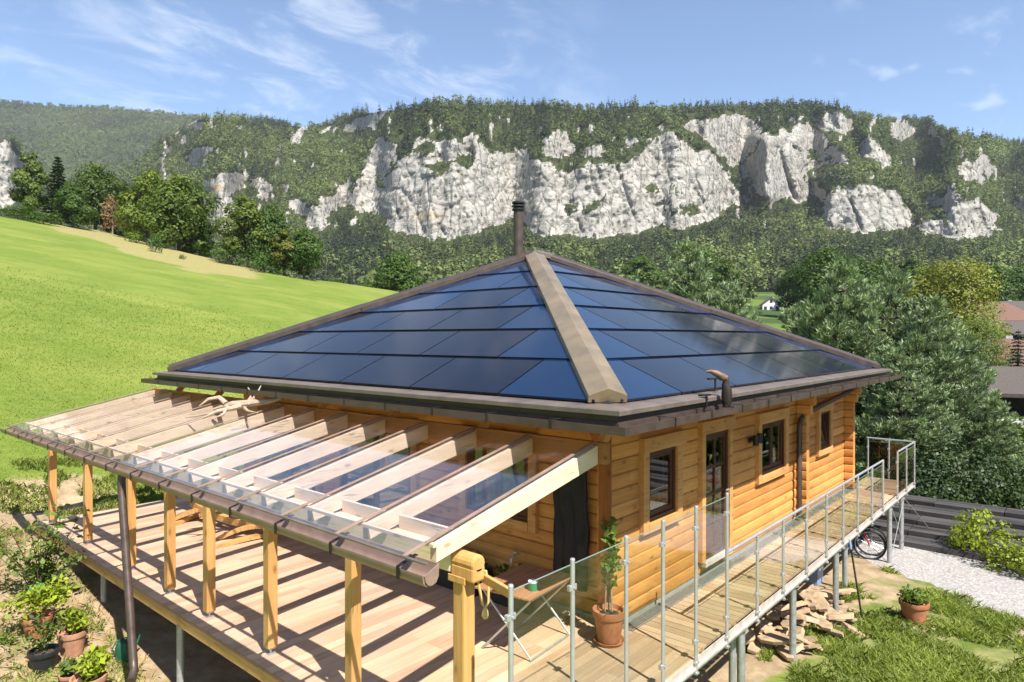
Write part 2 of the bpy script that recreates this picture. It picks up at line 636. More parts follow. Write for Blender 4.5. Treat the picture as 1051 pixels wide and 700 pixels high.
a_soil = np.zeros_like(TX)
# bare earth round the terrace, below it and under the bicycle end of the walkway
a_soil += sstep(1.2, 2.6, TX) * sstep(6.5, 5.2, TX) * sstep(5.0, 8, TY) * sstep(19.0, 17.5, TY)
a_soil += sstep(3.0, 4.2, TY) * sstep(6.5, 7.2, TX) * sstep(18.6, 17.6, TX) * sstep(16.5, 15, TY)
a_soil += 1.0 * sstep(.2, .8, 1 - np.hypot((TX - 15.6) / 3.0, (TY - 3.4) / 1.3))
a_soil += .5 * sstep(.1, .6, 1 - np.hypot((TX - 12.2) / 2.6, (TY - 3.6) / .8))
a_soil += .62 * sstep(.2, .9, 1 - np.hypot((TX - 14.6) / 2.6, (TY - .7) / 1.2))
a_soil = np.clip(a_soil, 0, 1) * (1 - a_gravel)
ratio = np.where(FD > 1, RD / np.maximum(FD, 1), 9)
pxc = CXP + FPX * ratio
# the dry strip along the foot of the hedge trees
fe = np.interp(ratio, EDGE_R, EDGE_F)
a_dry = sstep(38, 70, pxc) * sstep(285, 245, pxc) * sstep(.72, .80, FD / fe + .03 * vnoise(TX / 6, TY / 6, 0, 31) + np.interp(pxc, [40, 70, 130, 200, 270], [-.14, -.03, .08, .05, -.06])) * (FD < 260) * (FD > 40)
a_far = sstep(1.02, 1.2, FD / np.where(ratio > .2, 60, fe)) * (FD > 0)
a_far = np.maximum(a_far, sstep(15, 20, RD) * sstep(24, 28, FD))
a_yard = sstep(4.0, 2.5, TY) * sstep(30, 18, TX) * sstep(3, 6, TX)

t = NT('meadow')
c = t.coord()
n1 = t.noise(c, .12, 5, .6); n2 = t.noise(c, 2.2, 6, .65); n3 = t.noise(c, 14, 5, .7)
strip = t.n('ShaderNodeTexWave', 'Fac', p_wave_type='BANDS', Vector=t.mapping(c, (1, 1, 1), rot=(0, 0, R(-42))), Scale=.06, Distortion=3.0, Detail=3)
g = t.mix(t.f(n2, .3, .7), (.102, .148, .020), (.160, .205, .034))
g = t.mix(t.f(n1, .42, .62, 0, .65), g, (.215, .235, .05))
g = t.mix(t.f(t.noise(c, .31, 6, .7), .52, .68, 0, .45), g, (.085, .13, .018))
g = t.mix(t.f(strip, .5, .9, 0, .28), g, (.105, .158, .016))
g = t.mix(t.f(n3, .5, .8, 0, .25), g, (.09, .14, .014))
yard = t.mix(t.f(n2, .40, .66), (.10, .14, .025), (.28, .25, .11))
g = t.mix(t.attr('yard'), g, yard)
soil = t.mix(t.f(t.noise(c, 3.5, 7, .7), .3, .7), (.20, .14, .08), (.42, .32, .20))
soil = t.mix(t.f(t.noise(c, 1.1, 5, .7), .54, .66, 0, .6), soil, (.13, .18, .03))
s_mask = t.f(t.math('ADD', t.attr('soil'), t.math('MULTIPLY', t.math('SUBTRACT', n2, .5), .9)), .35, .6)
g = t.mix(s_mask, g, soil)
dryc = t.mix(t.f(n2, .3, .7), (.20, .19, .065), (.30, .25, .10))
g = t.mix(t.f(t.math('ADD', t.attr('dry'), t.math('MULTIPLY', t.math('SUBTRACT', t.noise(c, .35, 6, .7), .5), 1.3)), .3, .75), g, dryc)
vc = t.noise(c, .02, 4, .6)
far = t.mix(t.f(vc, .45, .58), (.045, .075, .02), (.11, .155, .03))
g = t.mix(t.attr('far'), g, far)
vo = t.voro(c, 26, out='Color')
gv = t.mix(t.f(t.n('ShaderNodeSeparateColor', 'Red', Color=vo), 0, 1), (.27, .25, .23), (.53, .50, .47))
gv = t.mix(t.f(t.voro(c, 26), .25, .5, 0, .5), gv, (.22, .20, .18))
gm = t.f(t.math('ADD', t.attr('gravel'), t.math('MULTIPLY', t.math('SUBTRACT', n3, .5), .5)), .42, .58)
g = t.mix(gm, g, gv)
h = t.math('ADD', t.math('MULTIPLY', n3, .7), n2)
t.bsdf(Base_Color=g, Roughness=.95, Specular_IOR_Level=.15, Normal=t.bump(h, .35, .04))
M['meadow'] = t.m
o = np_mesh('ground', np.stack([TX, TY, TZ], -1).reshape(-1, 3), faces, 'meadow', smooth=True,
            point_attrs={'gravel': a_gravel.ravel(), 'soil': a_soil.ravel(), 'dry': a_dry.ravel(), 'far': a_far.ravel(), 'yard': a_yard.ravel()})
tag(o, kind='structure')

# ------------------------------------------------------------------ the rock ridge
# outlines of the bare rock faces, as seen from the valley (column, row) -> placed on the slope by its own distance
SRC = {1: (4.667, 130, 100), 2: (4.667, 330, 100), 3: (4.667, 530, 100), 4: (4.374, 690, 95), 5: (4.376, 830, 95), 0: (1, 0, 0)}
ROCK = [
    (0, [(2, 148), (10, 143), (15, 152), (28, 170), (30, 180), (20, 182), (22, 195), (12, 205), (8, 216), (-60, 216), (-60, 165)]),
    (1, [(80, 235), (75, 215), (150, 160), (215, 130), (245, 150), (200, 190), (150, 200), (110, 230)]),
    (1, [(290, 130), (330, 110), (400, 115), (385, 135), (310, 145)]),
    (1, [(250, 300), (300, 265), (360, 235), (420, 235), (400, 275), (350, 285), (340, 325), (290, 320), (300, 285)]),
    (1, [(320, 430), (390, 400), (450, 370), (480, 365), (520, 350), (560, 365), (590, 380), (560, 440), (500, 470), (510, 620), (480, 655), (400, 650), (390, 580), (380, 490), (310, 450)]),
    (1, [(590, 400), (650, 385), (690, 430), (680, 480), (640, 470)]),
    (1, [(775, 490), (830, 480), (870, 540), (900, 520), (980, 480), (980, 570), (930, 640), (870, 620), (860, 560), (800, 560)]),
    (2, [(105, 145), (150, 110), (200, 85), (270, 68), (320, 70), (270, 110), (240, 145), (190, 150), (120, 175)]),
    (2, [(0, 155), (45, 140), (50, 155), (10, 165)]),
    (2, [(0, 480), (70, 470), (70, 430), (110, 420), (150, 400), (180, 420), (180, 370), (200, 300), (230, 260), (250, 220), (280, 190), (330, 215), (370, 235), (360, 300), (400, 280), (430, 270), (440, 215), (470, 195), (530, 200), (580, 210), (620, 190), (680, 220), (705, 170), (750, 180), (780, 250), (840, 265), (900, 270), (950, 240), (985, 260), (985, 560), (890, 590), (760, 640), (640, 670), (540, 680), (400, 650), (330, 640), (310, 590), (280, 560), (200, 540), (130, 520), (0, 550)]),
    (3, [(0, 245), (40, 260), (70, 300), (150, 320), (230, 350), (300, 350), (360, 315), (420, 320), (480, 330), (530, 320), (560, 290), (600, 270), (620, 235), (680, 195), (740, 165), (790, 200), (850, 260), (920, 260), (980, 330), (980, 560), (900, 600), (800, 610), (700, 610), (600, 640), (500, 650), (400, 670), (250, 660), (120, 670), (50, 620), (0, 590)]),
    (4, [(0, 190), (60, 230), (100, 265), (150, 260), (200, 310), (250, 360), (280, 430), (320, 490), (270, 510), (200, 540), (170, 580), (100, 600), (0, 610)]),
    (3, [(120, 230), (160, 185), (230, 165), (260, 220), (280, 240), (250, 280), (180, 290), (140, 280)]),
    (3, [(310, 260), (340, 230), (400, 240), (400, 290), (330, 295)]),
    (3, [(510, 200), (560, 180), (580, 200), (560, 235), (515, 235)]),
    (4, [(45, 145), (100, 120), (200, 105), (320, 100), (400, 165), (380, 220), (330, 290), (270, 340), (240, 310), (180, 240), (110, 180)]),
    (4, [(400, 185), (430, 190), (470, 190), (480, 160), (540, 180), (560, 130), (620, 140), (690, 200), (690, 260), (700, 320), (650, 330), (600, 360), (590, 400), (650, 400), (690, 440), (680, 500), (620, 450), (570, 490), (500, 470), (440, 490), (380, 450), (360, 400), (320, 370), (305, 330), (380, 240)]),
    (4, [(650, 150), (690, 90), (780, 100), (810, 160), (770, 190), (720, 180)]),
    (4, [(700, 270), (740, 235), (790, 310), (740, 325), (710, 320)]),
    (5, [(75, 470), (130, 430), (220, 420), (300, 420), (400, 440), (420, 500), (460, 560), (480, 600), (380, 620), (250, 630), (150, 620), (60, 600)]),
    (5, [(85, 260), (130, 240), (185, 315), (120, 320)]),
    (5, [(210, 290), (215, 250), (270, 195), (310, 240), (350, 275), (370, 330), (330, 340), (290, 300)]),
    (5, [(365, 200), (370, 130), (400, 115), (430, 150), (480, 155), (460, 190), (400, 210)]),
    (5, [(520, 185), (560, 145), (585, 205), (545, 200)]),
    (5, [(660, 345), (700, 300), (740, 335), (760, 270), (790, 280), (830, 370), (780, 360), (795, 415), (740, 395), (690, 385)]),
    (5, [(500, 490), (560, 460), (600, 480), (640, 440), (700, 490), (750, 475), (800, 520), (840, 550), (820, 600), (880, 610), (780, 650), (700, 665), (600, 640), (500, 630), (480, 590), (560, 570), (630, 600), (610, 520)]),
    (5, [(905, 470), (967, 490), (1000, 500), (1000, 545), (930, 510)]),
    (5, [(565, 275), (590, 270), (590, 285), (560, 285)]),
]
GREEN = [
    (2, [(440, 240), (480, 220), (540, 210), (550, 270), (510, 290), (480, 300)]),
    (2, [(490, 320), (560, 300), (620, 310), (650, 270), (740, 265), (740, 330), (700, 340), (640, 310), (600, 350), (580, 390), (520, 360)]),
    (2, [(345, 310), (370, 340), (330, 370), (300, 400), (310, 430), (280, 430), (270, 390), (330, 350)]),
    (2, [(190, 350), (160, 460), (140, 440), (175, 380)]),
    (3, [(370, 500), (440, 460), (400, 530), (350, 560), (320, 540)]),
    (3, [(230, 520), (290, 530), (260, 570)]),
    (3, [(560, 410), (600, 440), (660, 410), (700, 460), (710, 540), (690, 560), (690, 480), (620, 450)]),
    (3, [(720, 390), (790, 460), (770, 460)]),
    (3, [(780, 520), (870, 520), (890, 560), (800, 570)]),
    (3, [(720, 480), (760, 550), (740, 560)]),
    (4, [(590, 250), (660, 270), (680, 310), (620, 300)]),
]


def to_px(item):
    k, pts = item
    s, ox, oy = SRC[k]
    return [(x / s + ox, y / s + oy) for x, y in pts]


ROCKP = [to_px(i) for i in ROCK]
GREENP = [to_px(i) for i in GREEN]


def rock_mask(px, py):
    wx = px + 3.2 * vnoise(px / 6, py / 6, 0, 41) + 2.0 * vnoise(px / 2.2, py / 2.2, 0, 42)
    wy = py + 2.6 * vnoise(px / 6, py / 6, 7, 43) + 1.8 * vnoise(px / 2.2, py / 2.2, 7, 44)
    m = np.zeros(np.shape(px), bool)
    for p in ROCKP:
        m |= inpoly(wx, wy, p)
    for p in GREENP:
        m &= ~inpoly(wx, wy, p)
    # scattered ledges and bare streaks in the steep wood
    st = fbm(px / 7, py / 12, 3, 3, 47)
    m |= (st > .78) & (py > 120) & (py < 236) & (px > 140)
    return m.astype(float)


SKY_X = [-2200, -800, -300, -60, 0, 12, 30, 60, 100, 135, 150, 175, 190, 205, 215, 250, 280, 290, 310, 335, 360, 405, 440, 480, 500, 560, 600, 650, 680, 693, 720, 760, 800, 840, 860, 880, 900, 950, 970, 1000, 1051, 1150, 1500, 3300]
SKY_Y = [150, 140, 150, 150, 143, 143, 168, 198, 198, 171, 158, 141, 131, 122, 121, 122, 124, 127, 131, 128, 118, 113, 107, 106, 108, 109, 113, 109, 114, 113, 109, 110, 108, 107, 110, 120, 122, 124, 134, 142, 148, 158, 165, 200]


def blur(a, n, axis):
    for _ in range(n):
        p = np.pad(a, [(1, 1) if i == axis else (0, 0) for i in range(2)], mode='edge')
        a = (np.take(p, range(0, a.shape[axis]), axis) + 2 * a + np.take(p, range(2, a.shape[axis] + 2), axis)) / 4
    return a


px = np.concatenate([np.linspace(-2000, -130, 60), np.arange(-100, 1150, 1.5), np.linspace(1180, 3000, 60)])
NV = 138
yb = 302.0
yc = np.interp(px, SKY_X, SKY_Y) + .8 * vnoise(px / 9, px * 0, 0, 51)
V = np.linspace(0, 1, NV)[:, None]
PY = yb + (yc[None, :] - yb) * V
PX = np.broadcast_to(px[None, :], PY.shape)
rock = rock_mask(PX, PY)
rockS = blur(blur(rock, 3, 0), 3, 1)
TE = (HYP - PY) / FPX
Fm = np.zeros_like(PY); Zm = np.zeros_like(PY)
Fm[0] = 520; Zm[0] = TE[0] * 520
for i in range(1, NV):
    base = np.where(PY[i] > 246, .30, .40 + .25 * sstep(200, 130, PY[i]))
    m_ = base + (2.6 - base) * rockS[i]
    m_ = np.maximum(m_, TE[i] + .11)
    m_ = np.maximum(m_, TE[i - 1] + .11)
    Fm[i] = (Zm[i - 1] - m_ * Fm[i - 1]) / (TE[i] - m_)
    Fm[i] = np.maximum(Fm[i], Fm[i - 1] + .2)
    Zm[i] = TE[i] * Fm[i]
    Fm[i] = np.clip(Fm[i], 0, 2600); Zm[i] = TE[i] * Fm[i]
Fm = blur(Fm, 25, 1)
Fm = blur(Fm, 2, 0)
# relief: buttresses, gullies, ledges
LX = (PX - CXP) / FPX * 950; LZ = TE * 950
but = fbm(LX / 60, LZ / 160, 1, 4, 61)
flu = fbm((LX + .35 * LZ) / 14, LZ / 42, 2, 4, 62, .6)
led = fbm(LX / 30, (LZ - .2 * LX) / 7, 4, 3, 63)
r1 = 1 - np.abs(vnoise((LX + .4 * LZ) / 26, LZ / 60, 9, 65)); r2 = 1 - np.abs(vnoise((LX - .5 * LZ) / 9, LZ / 20, 9, 66)); r3 = 1 - np.abs(vnoise(LX / 4.5, LZ / 6, 9, 67))
rdg_ = (r1 ** 6) * 1.4 + (r2 ** 5) * .7 + (r3 ** 4) * .45
Fm = Fm + 12 * but * (.35 + .65 * rockS) + rockS * (2.4 * flu + 1.6 * led + 4.2 * rdg_)
# the great prow: its left flank turns away from the sun
yy0 = np.interp(PX, [757, 775, 783], [176, 140, 134])
inprow = sstep(752, 762, PX) * sstep(850, 800, PX) * sstep(128, 146, PY) * sstep(226, 198, PY)
Fm = Fm - 78 * inprow * np.where(PX < 783, sstep(757, 783, PX), 1 - .5 * sstep(783, 850, PX))
for gx_, gw in ((802, 3.2), (822, 3.6)):
    xc = gx_ + .34 * (PY - 165) * (PY > 150)
    Fm = Fm + 16 * np.exp(-((PX - xc) / gw) ** 2) * sstep(132, 150, PY) * sstep(215, 196, PY)
clear = np.zeros_like(PX)
for cx_, cy_, w_, h_ in ((793, 283, 20, 7), (1040, 304, 26, 9), (912, 293, 6, 3), (662, 279, 9, 5)):
    clear = np.maximum(clear, (np.hypot((PX - cx_) / w_, (PY - cy_) / h_) < 1))
Zm = TE * Fm
# the back of the ridge
for df, dz in ((50, -8), (180, -60), (500, -200), (1200, -420)):
    Fm = np.vstack([Fm, Fm[NV - 1:NV] + df]); Zm = np.vstack([Zm, Zm[NV - 1:NV] + dz])
RXm = (px[None, :] - CXP) / FPX * Fm
HX = FW[0] * Fm + RT[0] * RXm; HY = FW[1] * Fm + RT[1] * RXm; HZ = CAMZ + Zm
nr, nc = Fm.shape
idx = np.arange(nr * nc).reshape(nr, nc)
mf = np.stack([idx[:-1, :-1], idx[:-1, 1:], idx[1:, 1:], idx[1:, :-1]], -1).reshape(-1, 4)
rk = np.vstack([rock, np.zeros((4, nc))])
ochre = np.exp(-(((PX - 222) / 7) ** 2 + ((PY - 193) / 3) ** 2)) + .5 * np.exp(-(((PX - 440) / 14) ** 2 + ((PY - 222) / 5) ** 2))
scree = inpoly(PX, PY, to_px((4, [(445, 545), (490, 575), (560, 605), (470, 605)]))).astype(float)
och = np.vstack([np.clip(ochre + scree, 0, 1), np.zeros((4, nc))])
rk[:NV] = np.maximum(rk[:NV], scree)

t = NT('mountain_rock')
c = t.coord()
a = t.noise(t.mapping(c, (1, 1, .35)), .05, 8, .68, .4)
b = t.noise(t.mapping(c, (1, 1, 2.2), rot=(R(8), R(14), 0)), .09, 8, .7)
vcr = t.voro(t.mapping(t.mix(.12, c, t.noise(c, .08, 3, .5, out='Color'), 'ADD'), (1, 1, .55)), .055, 'DISTANCE_TO_EDGE')
rc = t.mix(t.f(a, .35, .68), (.29, .27, .24), (.475, .445, .395))
rc = t.mix(t.f(b, .50, .70, 0, .5), rc, (.26, .245, .22))
rc = t.mix(t.f(vcr, .0, .07, .6, 0), rc, (.13, .12, .10))
rc = t.mix(t.f(t.noise(c, .22, 7, .8), .60, .66, 0, .8), rc, (.07, .08, .04))
pk = t.voro(t.mapping(t.mix(.25, c, t.noise(c, .15, 3, .5, out='Color'), 'ADD'), (1, 1, .8)), .13)
rc = t.mix(t.math('MULTIPLY', t.f(pk, .20, .40, .85, 0), t.f(t.noise(c, .03, 4, .65), .40, .52)), rc, (.075, .08, .045))
rc = t.mix(t.f(t.noise(t.mapping(c, (1.6, 1.6, .16)), .11, 6, .7), .54, .72, 0, .5), rc, (.235, .225, .205))
rc = t.mix(t.f(t.noise(c, .02, 4, .6), .55, .75, 0, .35), rc, (.52, .46, .36))
rc = t.mix(t.math('MULTIPLY', t.attr('ochre'), .85), rc, (.50, .32, .12))
gc = t.mix(t.f(t.noise(c, .035, 5, .6), .35, .65), (.030, .042, .016), (.075, .085, .03))
gc = t.mix(t.attr('clearing'), gc, (.15, .20, .035))
rmask = t.f(t.math('ADD', t.attr('rock'), t.math('MULTIPLY', t.math('SUBTRACT', t.noise(c, .18, 5, .7), .5), .7)), .4, .6)
hh = t.math('ADD', a, t.math('MULTIPLY', t.f(vcr, 0, .12), .5))
t.bsdf(Base_Color=t.mix(rmask, gc, rc), Roughness=.95, Specular_IOR_Level=.1, Normal=t.bump(t.math('ADD', hh, b), .9, 5.0))
M['mountain_rock'] = t.m
o = np_mesh('rock_ridge', np.stack([HX, HY, HZ], -1).reshape(-1, 3), mf, 'mountain_rock', smooth=False,
            point_attrs={'rock': rk.ravel(), 'ochre': och.ravel(), 'clearing': np.vstack([clear, np.zeros((4, nc))]).ravel()})
tag(o, kind='structure')

# the farther wooded hill on the left
px2 = np.concatenate([np.linspace(-2200, -150, 40), np.arange(-120, 330, 5.0)])
SY2 = np.interp(px2, [-2200, -400, 0, 50, 107, 130, 173, 200, 230, 330], [140, 96, 103, 108, 110, 112, 116, 119, 124, 150]) + 1.2
NV2 = 50
V2 = np.linspace(0, 1, NV2)[:, None]
PY2 = 230 + (SY2[None] - 230) * V2
TE2 = (HYP - PY2) / FPX
F2 = np.zeros_like(PY2); Z2 = np.zeros_like(PY2)
F2[0] = 1500; Z2[0] = TE2[0] * 1500
for i in range(1, NV2):
    m_ = np.maximum(.55, TE2[i] + .12)
    F2[i] = (Z2[i - 1] - m_ * F2[i - 1]) / (TE2[i] - m_); Z2[i] = TE2[i] * F2[i]
F2 = F2 + 30 * fbm((px2[None] + 0 * F2) / 40, PY2 / 30, 0, 3, 71)
Z2 = TE2 * F2
F2 = np.vstack([F2, F2[-1:] + 120, F2[-1:] + 900]); Z2 = np.vstack([Z2, Z2[-1:] - 30, Z2[-1:] - 400])
R2_ = (px2[None] - CXP) / FPX * F2
nr2, nc2 = F2.shape
i2 = np.arange(nr2 * nc2).reshape(nr2, nc2)
P2 = np.stack([FW[0] * F2 + RT[0] * R2_, FW[1] * F2 + RT[1] * R2_, CAMZ + Z2], -1)
o = np_mesh('wooded_hill', P2.reshape(-1, 3), np.stack([i2[:-1, :-1], i2[:-1, 1:], i2[1:, 1:], i2[1:, :-1]], -1).reshape(-1, 4), 'mountain_rock', smooth=True,
            point_attrs={'rock': np.zeros(nr2 * nc2), 'clearing': np.zeros(nr2 * nc2), 'ochre': np.zeros(nr2 * nc2)})
tag(o, kind='structure')

# ------------------------------------------------------------------ the wood on ridge, hill and valley floor
def far_tree(kind, n):
    """a small crown of ragged leaf-clump faces, 1 m tall"""
    if kind == 'conifer':
        z = rng.uniform(.08, 1, n) ** .9
        r_ = (1 - z) * .20 + .02
        an = rng.uniform(0, 2 * math.pi, n)
        cen = np.stack([np.cos(an) * r_ * .75, np.sin(an) * r_ * .75, z], 1)
        v, f = leaf_quads(cen, .085 * (1.2 - z), .25, .7, np.stack([np.cos(an), np.sin(an), .35 + 0 * an], 1))
    else:
        d = rand_dirs(n) * rng.uniform(.55, 1, (n, 1)) ** .5
        d[:, 2] = d[:, 2] * .40 + .60
        lob = .12 * rand_dirs(6)[rng.integers(0, 6, n)]
        cen = d * np.array([.36, .36, 1]) + lob
        v, f = leaf_quads(cen, .098, .15, .85, d / np.linalg.norm(d - np.array([0, 0, .6]), axis=1)[:, None] - np.array([0, 0, .6]))
    return v, f


def plant_forest(pos, h, kinds, tints, name):
    temps = {k: [far_tree(k, 46) for _ in range(6)] for k in ('conifer', 'broad')}
    vs, fs, ts = [], [], []
    b = 0
    order = rng.integers(0, 6, len(pos))
    for kind in ('conifer', 'broad'):
        for q in range(6):
            sel = np.where((kinds == kind) & (order == q))[0]
            if len(sel) == 0:
                continue
            v, f = temps[kind][q]
            a_ = rng.uniform(0, 6.28, len(sel))
            c_, s_ = np.cos(a_)[:, None], np.sin(a_)[:, None]
            w = rng.uniform(.85, 1.3, len(sel))[:, None]
            x = (v[None, :, 0] * c_ - v[None, :, 1] * s_) * h[sel][:, None] * w
            y = (v[None, :, 0] * s_ + v[None, :, 1] * c_) * h[sel][:, None] * w
            z = v[None, :, 2] * h[sel][:, None]
            P = np.stack([x, y, z], -1) + pos[sel][:, None, :]
            vs.append(P.reshape(-1, 3))
            n = len(sel)
            fs.append((f[None] + (np.arange(n) * len(v))[:, None, None] + b).reshape(-1, 4))
            ts.append(np.clip(tints[sel][:, None] + rng.uniform(-.07, .07, (n, len(f))), 0, 1).ravel())
            b += n * len(v)
    o = np_mesh(name, np.concatenate(vs), np.concatenate(fs), 'forest_leaf', tint=np.concatenate(ts))
    tag(o, kind='stuff')
    return o


def grid_points(HX, HY, HZ, weight, count):
    P = np.stack([HX, HY, HZ], -1)
    a = P[:-1, :-1]; b_ = P[:-1, 1:]; c_ = P[1:, :-1]
    area = np.linalg.norm(np.cross(b_ - a, c_ - a), axis=-1) * weight[:-1, :-1]
    p = (area / area.sum()).ravel()
    k = rng.choice(len(p), count, p=p)
    i, j = np.unravel_index(k, area.shape)
    u = rng.uniform(0, 1, (count, 1)); v = rng.uniform(0, 1, (count, 1))
    return a[i, j] + (b_ - a)[i, j] * u + (c_ - a)[i, j] * v, i, j


vis = (PX > -90) & (PX < 1130)
rdown = np.maximum.reduce([np.roll(rock, -k, 0) for k in range(0, 4)])
rlow = np.maximum.reduce([np.roll(rock, -k, 0) for k in range(0, 11)])
area_w = np.clip(1 - rdown, .07, 1) * vis
area_w = area_w * np.where(PY > 250, 1.1, 1.0)
area_w = area_w * (1 - clear)
pos, i_, j_ = grid_points(HX[:NV], HY[:NV], HZ[:NV], area_w, 34000)
py_ = PY[i_, j_]; px_ = PX[i_, j_]
pc = np.clip(.52 + .6 * fbm(px_ / 45, py_ / 30, 0, 3, 81) + np.where(py_ > 240, .10, -.06), .05, .95)
kinds = np.where(rng.uniform(0, 1, len(pos)) < pc, 'conifer', 'broad')
hgt = np.clip(np.exp(rng.normal(-.05, .3, len(pos))), .5, 1.7) * np.where(py_ > 262, 11.5, np.where(py_ > 235, 9.5, 9.2)) * np.where(rock[i_, j_] > .5, .34, np.where(rlow[i_, j_] > .5, .55, 1)) * np.where(kinds == 'conifer', 1.35, .95)
tn = .44 + .42 * fbm(px_ / 60, py_ / 40, 3, 3, 82) + rng.uniform(-.34, .34, len(pos)) - np.where(kinds == 'conifer', .26, -.10)
pos[:, 2] -= .5
plant_forest(pos, hgt, kinds, np.clip(tn, 0, 1), 'ridge_forest')
w2 = np.broadcast_to(((px2 > -100) & (px2 < 260))[None, :], (NV2, nc2)).astype(float)
pos, i_, j_ = grid_points(P2[:NV2, :, 0], P2[:NV2, :, 1], P2[:NV2, :, 2], w2, 8000)
kinds = np.where(rng.uniform(0, 1, len(pos)) < .3, 'conifer', 'broad')
tn = .42 + .3 * fbm(pos[:, 0] / 150, pos[:, 1] / 150, 3, 3, 84) + rng.uniform(-.22, .22, len(pos))
plant_forest(pos, rng.uniform(10, 18, len(pos)), kinds, np.clip(tn, 0, 1), 'hill_forest')
# scattered woodland on the valley floor below the ridge
n = 5200
fV = rng.uniform(285, 530, n); qV = rng.uniform(-.22, .95, n)
pxV = CXP + FPX * qV
xy = FW[None] * fV[:, None] + RT[None] * (qV * fV)[:, None]
gap = fbm(xy[:, 0] / 55, xy[:, 1] / 55, 0, 3, 101)
kV = (gap > -.45) & ~((pxV > 768) & (pxV < 818)) & ~((pxV > 1008) & (fV < 420)) & ~((pxV > 650) & (pxV < 674) & (fV < 430))
xy, fV, gap = xy[kV], fV[kV], gap[kV]
posV = np.column_stack([xy, ground(xy[:, 0], xy[:, 1]) - .4])
kinds = np.where(rng.uniform(0, 1, len(posV)) < .45, 'conifer', 'broad')
plant_forest(posV, np.clip(np.exp(rng.normal(0, .28, len(posV))), .5, 1.6) * 9.0, kinds, np.clip(.42 + .4 * gap + rng.uniform(-.3, .3, len(posV)) - np.where(kinds == 'conifer', .22, 0), 0, 1), 'valley_forest')
# ------------------------------------------------------------------ the log house
house = thing('log_house', 'orange log house with a low pyramid roof covered in dark solar panels', 'house', (7.3, 4.52, 0))
XW, YW = 7.30, 4.52           # outer faces of the two walls in view
XE, YE = 17.70, 14.05
COURSE, NCO, ZW0 = .19, 14, .02
PROF = [(-.022, 0), (-.038, .008), (-.046, .035), (-.05, .085), (-.0495, .135), (-.044, .172), (-.022, .19)]


def log_run(mb, k, axis, a, b, face, thick=.18, sgn=-1, both=False):
    """one course; axis 'x' or 'y'; outward is sgn along the other axis"""
    z0 = ZW0 + k * COURSE
    mb.tint = random.random()
    outer = [(face + .05 * -sgn * 0 + (-sgn) * .05 + sgn * -d * 0 + sgn * (-d) * 1.0 - 0, z0 + z) for d, z in PROF]
    outer = [(face - sgn * .05 + sgn * (-d), z0 + z) for d, z in PROF]
    inner = [(face - sgn * thick, z0 + .19), (face - sgn * thick, z0)]
    if both:
        inner = [(face - sgn * (thick - .05) + sgn * d, z0 + z) for d, z in PROF[::-1]]
    sec = outer + inner
    poly = [(a, p, z) if axis == 'x' else (p, a, z) for p, z in sec]
    d = (b - a, 0, 0) if axis == 'x' else (0, b - a, 0)
    mb.prism(poly, d)


def log_wall(axis, a, b, face, holes, sgn):
    mb = MB()
    for k in range(NCO):
        z0 = ZW0 + k * COURSE; z1 = z0 + COURSE
        cuts = []
        for h0, h1, hz0, hz1 in holes:
            if min(z1, hz1) - max(z0, hz0) > .06:
                cuts.append((h0, h1))
        cuts.sort()
        p = a
        for c0, c1 in cuts:
            # butt joints between logs, here and there
            if c0 > p: log_run(mb, k, axis, p, c0, face, .18, sgn)
            p = c1
        if b > p: log_run(mb, k, axis, p, b, face, .18, sgn)
    return mb


win_r = [(7.93, 8.74, 1.17, 2.12), (9.66, 10.56, .22, 2.17), (11.97, 13.22, 1.17, 2.10), (15.42, 16.18, 1.19, 2.02)]
win_l = [(5.98, 7.22, 1.05, 2.12), (8.50, 10.50, .12, 2.10), (11.3, 13.3, .12, 2.10)]
mb = log_wall('x', XW - .24, XE + .22, YW, win_r, -1)
wr = mb.build('wall', 'log_X', house, smooth=True)
mb = log_wall('y', YW + .18, YE + .2, XW, win_l, -1)
mb.build('wall', 'log_Y', house, smooth=True)
# crossing log ends: the side wall and an inner wall stick out past the long wall
mb = MB()
for k in range(NCO):
    ext = .22 + (.07 * max(0, k - 10) if k > 10 else 0)
    log_run(mb, k, 'y', YW - ext + .02, YW - .004, 14.02, .18, -1, both=True)
mb.build('log_ends', 'log_Y', house, smooth=True)
mb = MB()
for k in range(NCO):
    ext = .22 + (.07 * max(0, k - 10) if k > 10 else 0)
    log_run(mb, k, 'y', YW - ext + .02, YW - .004, 17.50, .18, -1, both=True)
mb.build('log_ends', 'log_Y', house, smooth=True)
# smooth boards covering the log ends at the front corner, flaring out under the eaves
mb = MB()
mb.prism([(XW - .262, YW - .03, 0.02), (XW - .262, YW + .15, .02), (XW - .262, YW + .15, 2.1), (XW - .50, YW + .15, 2.66), (XW - .50, YW - .03, 2.66), (XW - .262, YW - .03, 2.1)][0:1] +
         [(XW - .262, YW + .15, .02), (XW - .262, YW + .15, 2.66), (XW - .262, YW - .03, 2.66)], (.022, 0, 0))
mb.prism([(XW - .262, YW + .01, 2.1), (XW - .50, YW + .01, 2.5), (XW - .55, YW + .01, 2.66), (XW - .24, YW + .01, 2.66)], (0, .12, 0))
mb.build('corner_board', 'shaded_corner_wood', house)
